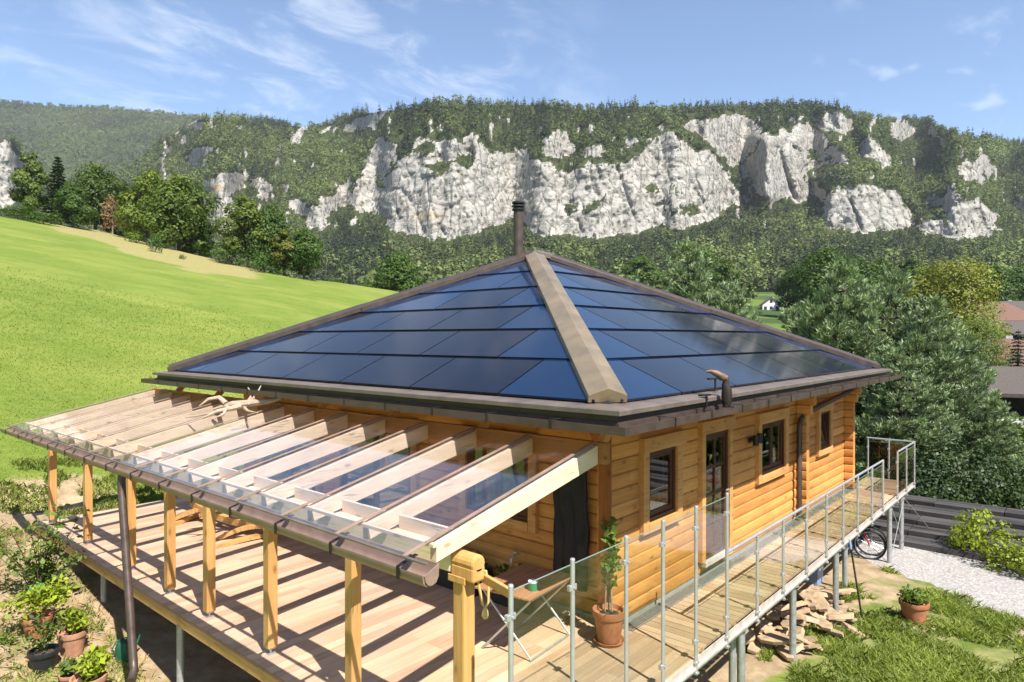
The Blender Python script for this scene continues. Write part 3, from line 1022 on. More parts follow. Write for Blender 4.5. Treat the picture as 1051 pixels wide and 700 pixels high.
# hidden walls, floor and ceiling closing the rooms
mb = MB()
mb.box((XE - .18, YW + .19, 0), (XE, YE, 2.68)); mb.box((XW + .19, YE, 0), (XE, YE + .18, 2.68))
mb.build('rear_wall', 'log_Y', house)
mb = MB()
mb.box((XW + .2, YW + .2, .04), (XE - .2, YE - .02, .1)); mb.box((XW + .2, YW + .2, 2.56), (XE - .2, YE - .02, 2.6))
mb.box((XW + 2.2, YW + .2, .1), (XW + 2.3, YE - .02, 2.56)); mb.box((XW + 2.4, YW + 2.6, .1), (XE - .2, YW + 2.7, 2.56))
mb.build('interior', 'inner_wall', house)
mb = MB()
mb.box((XW - .05 + .03, YW + .02, -.9), (XE - .02, YE, .018))
mb.build('plinth', 'concrete', house)


def trim_set(axis, a0, a1, z0, z1, face, parent, wj=.13, head=.2, sill=.12, over=.0, ext=0.0):
    """flat boards framing an opening, proud of the logs; outward is -axis"""
    mb = MB()
    d0, d1 = face - .075, face + .05

    def bx(p0, p1, q0, q1, dd=0):
        if axis == 'x': mb.box((p0, d0 - dd, q0), (p1, d1, q1))
        else: mb.box((d0 - dd, p0, q0), (d1, p1, q1))
    bx(a0 - wj, a0, z0 - sill, z1); bx(a1, a1 + wj, z0 - sill, z1)
    bx(a0 - wj - over, a1 + wj + over + ext, z1 + .002, z1 + head, .012)
    if sill > 0: bx(a0 + .001, a1 - .001, z0 - sill, z0, .006)
    return mb.build('trim', 'trim_X' if axis == 'x' else 'trim_Y', parent, bevel=.006)


def window(axis, a0, a1, z0, z1, face, leaves=1, grid=None, name='window', tilt=0.0, trim=True):
    """a window or glazed door: frame, sashes and panes set into the logs"""
    mb = MB()
    fz = .055
    y0, y1 = face - .035, face + .06

    def bx(m_, p0, p1, q0, q1, e0=y0, e1=y1):
        if axis == 'x': m_.box((p0, e0, q0), (p1, e1, q1))
        else: m_.box((e0, p0, q0), (e1, p1, q1))
    bx(mb, a0, a0 + fz, z0, z1); bx(mb, a1 - fz, a1, z0, z1)
    bx(mb, a0 + fz, a1 - fz, z0, z0 + fz); bx(mb, a0 + fz, a1 - fz, z1 - fz, z1)
    w = part_parent(mb.build(name, 'brown_frame', house, bevel=.004), house)
    W = (a1 - a0 - 2 * fz) / leaves
    s = .055
    for i in range(leaves):
        b0 = a0 + fz + i * W + .004; b1 = b0 + W - .008
        c0, c1 = z0 + fz + .004, z1 - fz - .004
        sm = MB(); pm = MB()
        e0, e1 = face - .015, face + .03
        bx(sm, b0, b0 + s, c0, c1, e0, e1); bx(sm, b1 - s, b1, c0, c1, e0, e1)
        bx(sm, b0 + s, b1 - s, c0, c0 + s * 1.2, e0, e1); bx(sm, b0 + s, b1 - s, c1 - s, c1, e0, e1)
        if grid:
            nxg, nzg = grid
            for q in range(1, nxg):
                xq = b0 + s + (b1 - b0 - 2 * s) * q / nxg
                bx(sm, xq - .022, xq + .022, c0 + s * 1.2, c1 - s, e0 + .004, e1 - .004)
            for q in range(1, nzg):
                zq = c0 + s + (c1 - c0 - 2 * s) * q / nzg
                bx(sm, b0 + s, b1 - s, zq - .022, zq + .022, e0 + .003, e1 - .003)
        bx(pm, b0 + s - .006, b1 - s + .006, c0 + s, c1 - s + .006, face + .004, face + .012)
        so = sm.build('sash', 'brown_frame', w)
        po = pm.build('pane', 'window_glass', w)
        if tilt:
            for q in (so, po):
                for v in q.data.vertices:
                    h = (v.co.z + 0 - (c0 - house.location.z))
                    v.co.y += h * math.tan(tilt)
    if trim:
        pass
    return w


w1 = window('x', *win_r[0], YW, 1); trim_set('x', *win_r[0], YW, w1, .15, .2, .13, .0, .10)
dr = window('x', *win_r[1], YW, 1, grid=(2, 4), name='door'); trim_set('x', *win_r[1], YW, dr, .12, .2, 0, .02, .06)
w3 = window('x', *win_r[2], YW, 2); trim_set('x', *win_r[2], YW, w3, .14, .2, .13, .0)
w4 = window('x', *win_r[3], YW, 1, tilt=R(7)); trim_set('x', *win_r[3], YW, w4, .14, .16, .12, .0)
a1 = window('y', *win_l[0], XW, 2); trim_set('y', *win_l[0], XW, a1, .14, .18, .13)
a2 = window('y', *win_l[1], XW, 2, name='terrace_door'); trim_set('y', *win_l[1], XW, a2, .14, .18, 0)
a3 = window('y', *win_l[2], XW, 2, name='terrace_door'); trim_set('y', *win_l[2], XW, a3, .14, .18, 0)
mb = MB(); mb.box((9.60, YW - .10, .15), (10.62, YW + .05, .218)); mb.build('threshold', 'limestone', dr)
mb = MB(); mb.tube([(10.47, YW - .05, 1.2), (10.47, YW - .09, 1.2), (10.36, YW - .09, 1.2)], .011, 8)
mb.build('handle', 'stainless', dr)
# doors have a solid lower panel
mb = MB(); mb.box((9.80, YW - .003, .30), (10.42, YW + .02, .70)); mb.build('lower_panel', 'brown_frame', dr)

# wall lamps: twin dark spots on a plate
lamp = MB()
lamp.box((11.40, YW - .075, 1.84), (11.66, YW - .045, 1.93))
lamp.tube([(11.44, YW - .16, 1.80), (11.44, YW - .16, 1.97)], .05, 12); lamp.tube([(11.62, YW - .16, 1.82), (11.62, YW - .16, 1.99)], .05, 12)
lamp.tube([(11.44, YW - .06, 1.885), (11.44, YW - .16, 1.885)], .014, 8); lamp.tube([(11.62, YW - .06, 1.885), (11.62, YW - .16, 1.885)], .014, 8)
lo = lamp.build('wall_lamp', 'dark_metal', None, smooth=True, origin=(11.53, YW - .06, 1.85))
tag(lo, 'small dark twin spot lamp on the log wall right of the brown door', 'lamp')

# ------------------------------------------------------------------ roof
RX0, RX1, RY0, RY1 = 6.0, 17.5, 3.82, 14.9
RZ0 = 2.95
RUN = (RY1 - RY0) / 2
SL = .455
ZTOP = RZ0 + RUN * SL
COSA = 1 / math.sqrt(1 + SL * SL)
mb = MB()
c0 = [(RX0, RY0, RZ0 - .03), (RX1, RY0, RZ0 - .03), (RX1, RY1, RZ0 - .03), (RX0, RY1, RZ0 - .03)]
rdg = [(RX0 + RUN, RY0 + RUN, ZTOP - .03), (RX1 - RUN, RY0 + RUN, ZTOP - .03)]
mb.add(c0 + rdg, [(0, 1, 5, 4), (1, 2, 5), (2, 3, 4, 5), (3, 0, 4), (3, 2, 1, 0)])
roof = part_parent(mb.build('roof', 'roof_black', house), house)


def clip(poly, n, c):
    """keep n.p >= c"""
    out = []
    for i in range(len(poly)):
        p, q = poly[i], poly[(i + 1) % len(poly)]
        dp = n[0] * p[0] + n[1] * p[1] - c; dq = n[0] * q[0] + n[1] * q[1] - c
        if dp >= 0: out.append(p)
        if (dp >= 0) != (dq >= 0):
            u = dp / (dp - dq)
            out.append((p[0] + (q[0] - p[0]) * u, p[1] + (q[1] - p[1]) * u))
    return out


def roof_face(L, to_world, nrm, full):
    """lay rows of panels like big shingles; a along the eave, b inward in plan"""
    row = .90
    nrow = 6
    nrm = np.array(nrm); nrm = nrm / np.linalg.norm(nrm)
    for k in range(nrow):
        b0 = k * row + .012; b1 = min((k + 1) * row + .02, RUN - .08)
        j = -6
        while True:
            s0 = 1.61 + .82 * k + 1.64 * j
            s1 = s0 + 1.64
            j += 1
            if s0 > L: break
            rect = [(s0 + .014, b0), (s1 - .014, b0), (s1 - .014, b1), (s0 + .014, b1)]
            pl = clip(rect, (1, -1), .20)
            pl = clip(pl, (-1, -1), .20 - L) if pl else pl
            if len(pl) < 3: continue
            ar = 0
            for i in range(len(pl)):
                p, q = pl[i], pl[(i + 1) % len(pl)]
                ar += p[0] * q[1] - p[1] * q[0]
            if abs(ar) / 2 < .03: continue
            whole = len(pl) == 4 and abs(abs(ar) / 2 - (s1 - s0 - .028) * (b1 - b0)) < .01
            mb = MB()
            ca, cb = [], []
            top = []
            for a, b in pl:
                lift = .030 - .022 * (b - b0) / (b1 - b0)
                top.append(np.array(to_world(a, b)) + nrm * lift)
            bot = [p - nrm * .03 for p in top]
            n = len(top)
            mb.v = [tuple(p) for p in top] + [tuple(p) for p in bot]
            mb.f = [list(range(n))] + [[i, i + n, (i + 1) % n + n, (i + 1) % n] for i in range(n)]
            # orientation: make the top face look up
            v0 = np.cross(np.array(top[1]) - top[0], np.array(top[2]) - top[0])
            if v0[2] < 0: mb.f = [q[::-1] for q in mb.f]
            mb.t = [.5] * len(mb.f); mb.mi = [0] * len(mb.f)
            ca = [a for a, b in pl] * 2; cb = [b / COSA for a, b in pl] * 2
            end = not whole
            mb.build('solar_panel' if whole else 'edge_panel', 'solar_glass' if whole else 'blind_glass', roof, attrs={'cell_a': ca, 'cell_b': cb})


roof_face(RY1 - RY0, lambda a, b: (RX0 + b, RY0 + a, RZ0 + b * SL), (-SL, 0, 1), True)
roof_face(RX1 - RX0, lambda a, b: (RX0 + a, RY0 + b, RZ0 + b * SL), (0, -SL, 1), True)
# the two hidden faces carry plain sheets
mb = MB()
mb.face([(RX1, RY0 + .2, RZ0 + .02), (RX1, RY1 - .2, RZ0 + .02), (RX1 - RUN, RY0 + RUN, ZTOP + .02)])
mb.face([(RX1 - .2, RY1, RZ0 + .02), (RX0 + .2, RY1, RZ0 + .02), (RX0 + RUN, RY0 + RUN, ZTOP + .02), (RX1 - RUN, RY0 + RUN, ZTOP + .02)])
mb.build('rear_sheet', 'brown_metal', roof)


def hip_cap(p0, p1, half=.215, up=.11, name='hip_cap', mat='hip_metal'):
    p0 = Vector(p0); p1 = Vector(p1)
    d = (p1 - p0).normalized()
    s = d.cross(Vector((0, 0, 1))).normalized()
    u = s.cross(d).normalized()
    fall = half * .30
    pr = [(-half, -fall), (-half, up - fall - .02), (0, up), (half, up - fall - .02), (half, -fall)]
    mb = MB()
    # two lengths with a lapped joint
    for a, b, e in ((0, .52, .006), (.515, 1, 0)):
        q0 = p0 + (p1 - p0) * a
        mb.prism([q0 + s * x + u * (z + e) for x, z in pr], (p1 - p0) * (b - a))
    return mb.build(name, mat, roof, bevel=.008)


apex0 = (RX0 + RUN, RY0 + RUN, ZTOP + .02); apex1 = (RX1 - RUN, RY0 + RUN, ZTOP + .02)
hip_cap((RX0 + .12, RY0 + .12, RZ0 + .12 * SL), apex0)
hip_cap((RX0 + .02, RY1 - .02, RZ0 + .02), apex0, .2, .12, mat='brown_metal')
hip_cap((RX1 - .02, RY0 + .02, RZ0 + .02), apex1, .2, .12, mat='brown_metal')
hip_cap((RX1 - .02, RY1 - .02, RZ0), apex1, .2, .12, mat='brown_metal')
hip_cap(Vector(apex0) - Vector((.05, 0, 0)), Vector(apex1) + Vector((.05, 0, 0)), .2, .12, 'ridge_cap', 'flashing')


def eave_sweep(prof, name, mat, parent, closed=True):
    """profile of (outward offset, z) swept round the four eaves with mitred corners"""
    mb = MB()
    n = len(prof)
    rings = []
    for sx, sy, cx_, cy_ in ((-1, -1, RX0, RY0), (1, -1, RX1, RY0), (1, 1, RX1, RY1), (-1, 1, RX0, RY1)):
        rings.append([(cx_ + sx * o_, cy_ + sy * o_, z) for o_, z in prof])
    for i in range(4):
        for k in range(n if closed else n - 1):
            a, b = rings[i], rings[(i + 1) % 4]
            mb.face([a[k], b[k], b[(k + 1) % n], a[(k + 1) % n]][::-1])
    return mb.build(name, mat, parent)


eave_sweep([(-.06, 2.945), (.25, 2.925), (.262, 2.915), (.262, 2.868), (.20, 2.866), (-.06, 2.85)], 'eave_flashing', 'flashing', roof)
eave_sweep([(-.1, 2.862), (.19, 2.864), (.19, 2.80), (.215, 2.797), (.215, 2.74), (-.1, 2.738)], 'fascia', 'brown_metal', roof)
eave_sweep([(.22, 2.785), (.235, 2.785), (.235, 2.715), (.41, 2.712), (.418, 2.785), (.432, 2.785), (.430, 2.70), (.22, 2.69)], 'gutter', 'brown_metal', roof)
eave_sweep([(-1.9, 2.70), (.21, 2.70), (.21, 2.735), (-1.9, 2.735)], 'soffit', 'trim_X', roof)
# gutter straps
for x in np.arange(6.6, 17.6, .92):
    mb = MB(); mb.box((x - .015, RY0 - .436, 2.695), (x + .015, RY0 - .433, 2.789)); mb.box((x - .015, RY0 - .436, 2.789), (x + .015, RY0 - .2, 2.793)); mb.build('gutter_strap', 'dark_metal', roof)
for y in np.arange(4.3, 14.8, .92):
    mb = MB(); mb.box((RX0 - .436, y - .015, 2.695), (RX0 - .433, y + .015, 2.789)); mb.box((RX0 - .436, y - .015, 2.789), (RX0 - .2, y + .015, 2.793)); mb.build('gutter_strap', 'dark_metal', roof)

# stove pipe with louvred cowl
mb = MB()
CHX, CHY = 11.42, 9.72
zb, zt = 5.2, 6.50
mb.lathe([(.11, zb), (.11, zt)], (CHX, CHY, 0), 20)
chim = part_parent(mb.build('chimney', 'brown_metal', roof, smooth=True), house)
mb = MB()
for i in range(3):
    z = zt + .015 + i * .075
    mb.lathe([(.09, z - .01), (.145, z), (.145, z + .035), (.10, z + .055)], (CHX, CHY, 0), 20)
mb.lathe([(.085, zt - .02), (.085, zt + .2)], (CHX, CHY, 0), 16)
mb.build('cowl', 'dark_metal', chim, smooth=True)

# house downpipe: from the gutter corner along the wall, then down by the inner log ends
mb = MB()
mb.tube([(17.35, 3.98, 2.70), (17.35, 4.30, 2.42), (17.1, 4.40, 2.34), (14.15, 4.40, 2.10), (13.90, 4.40, 2.0), (13.84, 4.40, 1.85), (13.84, 4.40, .06)], .052, 12)
mb.build('downpipe', 'brown_metal', house, smooth=True)
# small brackets on the gutter: a leaning holder and a hooked one beside the carved bird
for (x, y, z, lab, bend) in ((7.72, 3.55, 2.79, 'thin dark bracket with a flat top on the gutter left of the carved bird', -.12), (8.42, 3.75, 2.95, 'small hooked bracket on the eave flashing right of the carved bird', -.14)):
    mb = MB()
    mb.tube([(x, y, z), (x, y, z + .16)], .014, 8)
    mb.bar((x + bend, y + .03, z + .165), (x + .06, y - .01, z + .165), .05, .02)
    mb.lathe([(.035, 0), (.03, .02)], (x, y, z), 10)
    tag(mb.build('eave_bracket', 'dark_metal', None, origin=(x, y, z)), lab, 'bracket')
# ------------------------------------------------------------------ terrace and walkway
DX0, DY0, DXE, DYE = 3.74, 3.40, 19.38, 15.78
terrace = thing('timber_terrace', 'pale larch terrace deck with a narrow walkway along the house, raised on steel posts', 'terrace', (DX0, DY0, 0))
mb = MB()
y = DY0 + .002
while y < DYE:
    # boards under the glass roof run towards the house
    x = DX0 + .03
    segs = [x, x + random.choice([1.6, 2.4]), 7.24]
    for a, b in zip(segs[:-1], segs[1:]):
        mb.tint = random.random()
        mb.box((a, y, -.028), (b - .003, min(y + .139, DYE), 0))
    y += .145
mb.build('deck_boards', 'deck_X', terrace)
mb = MB()
x = 7.245
while x < DXE - .1:
    mb.tint = random.random()
    mb.box((x, DY0 + .05, -.028), (x + .134, 4.295, 0.0))
    x += .145
mb.build('walkway_boards', 'deck_Y', terrace)
mb = MB()
for y in np.arange(DY0 + .3, DYE, 1.5):
    mb.box((DX0 + .05, y, -.17), (7.2, y + .08, -.03))
for x in np.arange(7.4, DXE, .95):
    mb.box((x, DY0 + .06, -.17), (x + .08, 4.5, -.03))
mb.build('joists', 'post_X', terrace)
mb = MB(); mb.box((DX0 - .012, DY0 + .0, -.13), (DX0 + .026, DYE + .02, -.004)); mb.build('edge_board', 'post_Y', terrace)
mb = MB(); mb.box((DX0 + .03, DYE + .002, -.17), (7.24, DYE + .03, -.004)); mb.build('edge_board', 'deck_X', terrace)
mb = MB(); mb.box((DX0 + .03, DY0 - .012, -.15), (DXE, DY0 - .002, .005)); mb.box((DX0 + .03, DY0 - .045, -.10), (DXE, DY0 - .014, -.075)); mb.box((DX0 + .03, DY0 + .0, -.15), (DXE, DY0 + .048, -.06))
mb.build('edge_rail', 'edge_alu', terrace)
# steel grating between the boards and the wall
mb = MB()
for x in np.arange(7.25, 17.9, 1.0):
    mb.box((x, 4.302, -.03), (x + .99, 4.322, .006)); mb.box((x, 4.47, -.03), (x + .99, 4.49, .006))
    mb.box((x, 4.324, -.03), (x + .025, 4.468, .006))
    for q in np.arange(x + .05, x + .98, .033):
        mb.box((q, 4.324, -.025), (q + .012, 4.468, .003))
    for q in (4.36, 4.40, 4.44):
        mb.box((x + .026, q, -.024), (x + .985, q + .006, -.001))
mb.build('grating', 'galvanised', terrace)
mb = MB(); mb.box((17.9, 4.3, -.028), (DXE, 4.46, 0)); mb.build('walkway_boards', 'deck_X', terrace)
for (x, y) in ((3.90, 9.37), (3.93, 12.4), (3.9, 6.2), (3.9, 15.2), (7.0, 9.37), (7.0, 12.4), (8.6, 3.47), (9.35, 3.9), (10.62, 3.47), (12.92, 3.47), (14.6, 3.75), (17.17, 3.47), (18.6, 3.5), (19.2, 4.3)):
    zg = ground1(x, y)
    mb = MB(); mb.tube([(x, y, -.165), (x, y, zg - .1)], .052, 12); mb.lathe([(.09, -.175), (.09, -.165)], (x, y, 0), 12)
    mb.build('steel_leg', 'galvanised', terrace, smooth=True)
mb = MB()
mb.tube([(17.2, 3.44, -.2), (18.6, 3.45, -1.35)], .008, 6); mb.tube([(18.62, 3.5, -.2), (20.3, 3.2, -1.3)], .008, 6); mb.tube([(18.6, 3.44, -.25), (17.2, 3.44, -1.35)], .008, 6)
mb.build('bracing_wire', 'galvanised', terrace)

# ------------------------------------------------------------------ glass railing
rail = thing('glass_railing', 'stainless steel and glass railing along the outer edge of the walkway, taller near the corner', 'railing', (DX0, DY0, 0))
HIGH = [3.87, 4.68, 5.56, 6.29, 7.06, 7.91]
LOW = [8.90, 9.90, 10.95, 12.0, 13.0, 14.0, 15.1, 16.05]
END = [17.47, 18.45, 19.42]
YR = DY0 - .03


def rail_post(x, y, top):
    mb = MB()
    mb.tube([(x, y, -.16), (x, y, top)], .021, 14)
    mb.lathe([(.023, top), (.018, top + .012)], (x, y, 0), 14)
    mb.box((x - .03, y - .03, -.15), (x + .03, y + .028, -.13)); mb.box((x - .03, y - .03, -.03), (x + .03, y + .028, -.01))
    mb.build('post', 'stainless', rail, smooth=True)
    mb = MB()
    for z in (.22, top - .24 if top > 1.2 else .78):
        mb.box((x - .05, y - .012, z - .025), (x + .05, y + .026, z + .025))
        mb.tube([(x, y - .028, z), (x, y - .02, z)], .014, 8)
    mb.build('clamp', 'stainless', rail, bevel=.006)


for x in HIGH: rail_post(x, YR, 1.74)
for x in LOW + END: rail_post(x, YR, .99)
for y in (3.95, 4.44): rail_post(19.46, y, .99)


def pane(p0, p1, z0, z1, mat='clear_glass'):
    mb = MB()
    mb.bar((*p0, (z0 + z1) / 2), (*p1, (z0 + z1) / 2), .010, z1 - z0)
    mb.cur = 1
    mb.bar((*p0, z1 + .003), (*p1, z1 + .003), .010, .005)      # the polished top edge catches the light
    mb.build('glass_panel', [mat, 'glass_rim'], rail)


for a, b in zip(HIGH[:-1], HIGH[1:]): pane((a + .035, YR), (b - .035, YR), .07, 1.70)
for a, b in zip([HIGH[-1]] + LOW[:-1], LOW): pane((a + .035, YR), (b - .035, YR), .07, .93)
for a, b in zip(END[:-1], END[1:]): pane((a + .035, YR), (b - .035, YR), .07, .93, 'smoked_glass')
pane((19.46, YR + .05), (19.46, 3.92), .07, .93, 'smoked_glass'); pane((19.46, 3.98), (19.46, 4.41), .07, .93, 'smoked_glass')
for pts in ([(7.91, YR, 1.02), (16.05, YR, 1.02)], [(17.47, YR, 1.02), (19.45, YR, 1.02), (19.46, 4.47, 1.02)]):
    mb = MB(); mb.tube(pts, .022, 12); mb.build('handrail', 'stainless', rail, smooth=True)

# ------------------------------------------------------------------ glass-roofed pergola
perg = thing('glass_pergola', 'lean-to pergola of pale timber rafters under a glass roof, on orange timber posts', 'pergola', (4.0, 4.0, 0))
PSL = .57 / 2.6


def pz(x): return 1.95 + (x - 3.40) * PSL


RAF = [4.04 + .905 * i for i in range(14)]
XI, XO = 6.02, 3.68
for y in RAF:
    mb = MB()
    h = .20
    mb.prism([(XO, y - .04, pz(XO) - .03), (XO, y - .04, pz(XO) - h + .02), (XI, y - .04, pz(XI) - h - .03), (XI, y - .04, pz(XI) - .03)], (0, .08, 0))
    mb.build('rafter', 'spruce_X', perg, bevel=.004)
    mb = MB()
    mb.prism([(3.36, y - .021, pz(3.36) + .007), (3.36, y - .021, pz(3.36) + .014), (XI, y - .021, pz(XI) + .014), (XI, y - .021, pz(XI) + .007)], (0, .042, 0))
    for x in np.arange(3.6, 5.9, .62):
        mb.lathe([(.010, 0), (.007, .008)], (x, y, pz(x) + .015), 6)
    mb.build('cap_strip', 'copper_brown', perg)
for a, b in zip(RAF[:-1], RAF[1:]):
    mb = MB()
    mb.prism([(3.37, a + .006, pz(3.37) - .004), (3.37, a + .006, pz(3.37) + .005), (XI, a + .006, pz(XI) + .005), (XI, a + .006, pz(XI) - .004)], (0, b - a - .012, 0))
    mb.build('glass_pane', 'roof_glass', perg)
mb = MB(); mb.box((XI + .002, 3.9, 2.30), (XI + .08, 15.95, 2.525)); mb.build('wall_plate', 'ledger_wood', perg)
for y in RAF[::2]:
    mb = MB(); mb.bar((XI + .08, y, 2.42), (XI + .30, y, 2.69), .08, .1)
    mb.build('hanger', 'trim_X', perg)
mb = MB(); mb.box((3.93, 4.105, 1.66), (4.07, 15.98, 1.865)); mb.build('beam', 'spruce_Y', perg, bevel=.01)
# blocking on the beam between the rafters, and the edge board behind the gutter
mb = MB()
for a, b in zip(RAF[:-1], RAF[1:]):
    mb.box((4.03, a + .042, 1.868), (4.065, b - .042, 1.99))
mb.build('blocking', 'spruce_Y', perg)
mb = MB(); mb.box((3.625, 3.98, pz(3.65) - .040), (3.672, 15.86, pz(3.65) - .012)); mb.build('edge_batten', 'spruce_Y', perg)
for y in (15.49, 13.43, 11.43, 9.96, 8.73, 7.18, 5.58):
    mb = MB()
    mb.box((3.94, y - .06, .07), (4.06, y + .06, 1.658)); p = part_parent(mb.build('post', 'post_Z', perg, bevel=.008), perg)
    mb = MB(); mb.tube([(4.0, y, .012), (4.0, y, .069)], .018, 8); mb.box((3.95, y - .05, .002), (4.05, y + .05, .011)); mb.box((3.955, y - .05, .058), (4.045, y + .05, .068))
    mb.build('post_foot', 'galvanised', p)
mb = MB()
mb.box((3.93, 3.94, .02), (4.07, 4.08, 1.62)); mb.box((3.925, 3.83, 1.622), (4.075, 4.10, 1.75)); mb.tube([(4.0, 3.83, 1.77), (4.0, 4.10, 1.77)], .078, 16)
mb.build('post', 'post_Z', perg, bevel=.02)
# half-round gutter with straps and its own leaning downpipe
prof = [(3.47, 1.93), (3.465, 1.84), (3.44, 1.80), (3.40, 1.785), (3.36, 1.795), (3.335, 1.825), (3.325, 1.87), (3.315, 1.875), (3.315, 1.865), (3.32, 1.82), (3.35, 1.782), (3.40, 1.770), (3.45, 1.785), (3.478, 1.83), (3.482, 1.93)]
mb = MB(); mb.prism([(x, 3.76, z) for x, z in prof], (0, 12.5, 0))
mb.prism([(3.47, 3.745, 1.93), (3.465, 3.745, 1.84), (3.44, 3.745, 1.80), (3.40, 3.745, 1.785), (3.36, 3.745, 1.795), (3.335, 3.745, 1.825), (3.325, 3.745, 1.87)], (0, .014, 0))
gu = part_parent(mb.build('gutter', 'copper_brown', perg, smooth=True), perg)
for y in RAF:
    mb = MB(); mb.box((3.308, y - .02, 1.79), (3.312, y + .02, 1.885)); mb.bar((3.31, y, 1.887), (3.50, y, 1.935), .04, .005)
    mb.build('gutter_strap', 'dark_metal', gu)
mb = MB(); mb.bar((3.36, 3.76, pz(3.36) + .01), (3.36, 15.98, pz(3.36) + .01), .03, .012); mb.build('glass_edge', 'flashing', perg)
zg = ground1(3.29, 9.27)
mb = MB()
mb.tube([(3.40, 10.02, 1.80), (3.39, 10.02, 1.70), (3.37, 9.95, 1.55), (3.30, 9.36, -.50), (3.28, 9.28, -.62), (3.20, 9.14, -.68)], .052, 12)
mb.build('downpipe', 'brown_metal', perg, smooth=True)
# barrier slat between the end post and the railing, with a strap looped over it
mb = MB(); mb.bar((4.10, 3.915, 1.63), (3.93, 3.42, 1.65), .035, .075); mb.box((3.905, 3.908, 1.60), (3.918, 4.11, 1.66))
o = mb.build('barrier_slat', 'post_X', None, bevel=.006, origin=(4, 3.7, 1.34)); tag(o, 'pale wooden slat barring the gap between the pergola end post and the railing', 'barrier')
mb = MB()
mb.tube([(4.06, 3.90, 1.70), (4.09, 3.84, 1.69), (4.10, 3.82, 1.58), (4.09, 3.81, 1.44), (4.07, 3.83, 1.39), (4.06, 3.85, 1.42), (4.04, 3.87, 1.56), (4.03, 3.885, 1.68), (4.06, 3.90, 1.70)], .012, 8)
mb.lathe([(.018, 0), (.03, .025), (.026, .06), (.012, .09)], (4.07, 3.83, 1.30), 10)
o = mb.build('looped_strap', 'yellow_strap', None, smooth=True, origin=(4.04, 3.8, 1.2)); tag(o, 'yellow strap hanging in a loop beside the pergola end post', 'strap')
# ------------------------------------------------------------------ things on and round the terrace
def leafy(name, n, centre, ext, size, mat, parent, tintc=.5, spread=.35, up=.3, hollow=.3):
    """a plant crown of many leaves filling an ellipsoid unevenly"""
    d = rand_dirs(n) * (rng.uniform(hollow, 1, (n, 1)))
    k = rng.integers(0, 7, n)
    lob = rand_dirs(7) * .42
    cen = (d * .68 + lob[k]) * np.array(ext)
    v, f = leaf_quads(cen, size, up)
    v = v + np.array(centre)
    tn = np.clip(tintc + (rng.uniform(-1, 1, 7) * .18)[k] + rng.uniform(-spread, spread, n), 0, 1)
    return np_mesh(name, v, f, mat, parent, tn)


def pot(name, label, loc, r_top, h, matp, group=None, saucer=False, rim=True, cat='flower pot'):
    e = local(thing(name, label, cat, loc, group))
    mb = MB()
    rb = r_top * .70
    pr = [(rb, 0), (r_top * .93, h * .78)]
    pr += [(r_top, h * .78), (r_top * 1.03, h * .82), (r_top * 1.03, h)] if rim else [(r_top, h)]
    pr += [(r_top * .9, h), (r_top * .86, h * .86)]
    mb.lathe(pr, (0, 0, .03 if saucer else 0), 28)
    mb.build('pot_body', matp, e, smooth=True)
    mb = MB(); mb.lathe([(r_top * .85, h * .84), (r_top * .4, h * .88), (.01, h * .9)], (0, 0, .03 if saucer else 0), 20)
    mb.build('soil', 'potting_soil', e, smooth=True)
    if saucer:
        mb = MB(); mb.lathe([(r_top * .86, 0), (r_top * 1.0, .04), (r_top * .97, .045), (r_top * .82, .018)], (0, 0, 0.003), 28)
        mb.build('saucer', matp, e, smooth=True)
    return e


def gz(x, y): return ground1(x, y)


# climbing plant in the big pot by the house corner
p = pot('planter', 'large terracotta pot on a saucer with a staked climbing plant at the house corner', (6.80, 4.36, 0.0), .19, .37, 'terracotta', saucer=True)
mb = MB()
for dx, dy in ((.03, .02), (-.04, .03), (.0, -.04)):
    mb.tube([(dx, dy, .38), (dx * .6, dy * .6, .9), (dx * .3 + .02, dy * .3, 1.38)], [.012, .010, .006], 6)
mb.build('stem', 'pale_bark', p, smooth=True)
leafy('foliage', 170, (0, 0, 1.05), (.15, .15, .52), .055, 'leaf', p, .7, .3)
# the other pots, on the bare slope in front of the terrace
POTS = [
    ('weathered terracotta pot with a yellow-green bushy plant, nearest the edge of the terrace', (3.12, 11.15), .185, .34, 'old_terracotta', ('bright_leaf', 260, (.23, .23, .2), .048)),
    ('largest terracotta pot on the bare slope, with a lime green leafy plant, nearest the downpipe', (2.96, 9.93), .21, .36, 'old_terracotta', ('bright_leaf', 380, (.25, .25, .22), .05)),
    ('black plastic pot with a straggly twiggy plant, left of the terracotta pots', (2.72, 10.95), .19, .27, 'black_plastic', ('leaf', 200, (.24, .24, .34), .036)),
    ('small pale clay pot squeezed between the black pot and the largest terracotta pot', (2.86, 10.35), .12, .2, 'old_terracotta', ('leaf', 60, (.13, .13, .12), .05)),
    ('orange clay pot hidden under a wide green bush on the left slope', (2.86, 11.85), .2, .3, 'terracotta', ('bright_leaf', 700, (.5, .5, .3), .042)),
]
for lab, (x, y), r_, h, mt, (lm, n, ext, sz) in POTS:
    p = pot('flower_pot', lab, (x, y, gz(x, y) - .01), r_, h, mt, 'potted plants on the bare slope')
    mb = MB()
    for _ in range(5):
        a = random.uniform(0, 6.28); q = random.uniform(.3, .9)
        mb.tube([(0.02 * math.cos(a), .02 * math.sin(a), h * .85), (ext[0] * .4 * q * math.cos(a), ext[1] * .4 * q * math.sin(a), h + ext[2] * .6), (ext[0] * q * math.cos(a), ext[1] * q * math.sin(a), h + ext[2] * 1.3)], [.008, .006, .003], 5)
    mb.build('stem', 'bark', p)
    leafy('foliage', n, (0, 0, h + ext[2] * .85), ext, sz, lm, p, .55, .35)
p = pot('flower_pot', 'terracotta pot with a small green plant standing alone on the right-hand grass', (13.66, 2.37, gz(13.66, 2.37) + .03), .235, .36, 'terracotta')
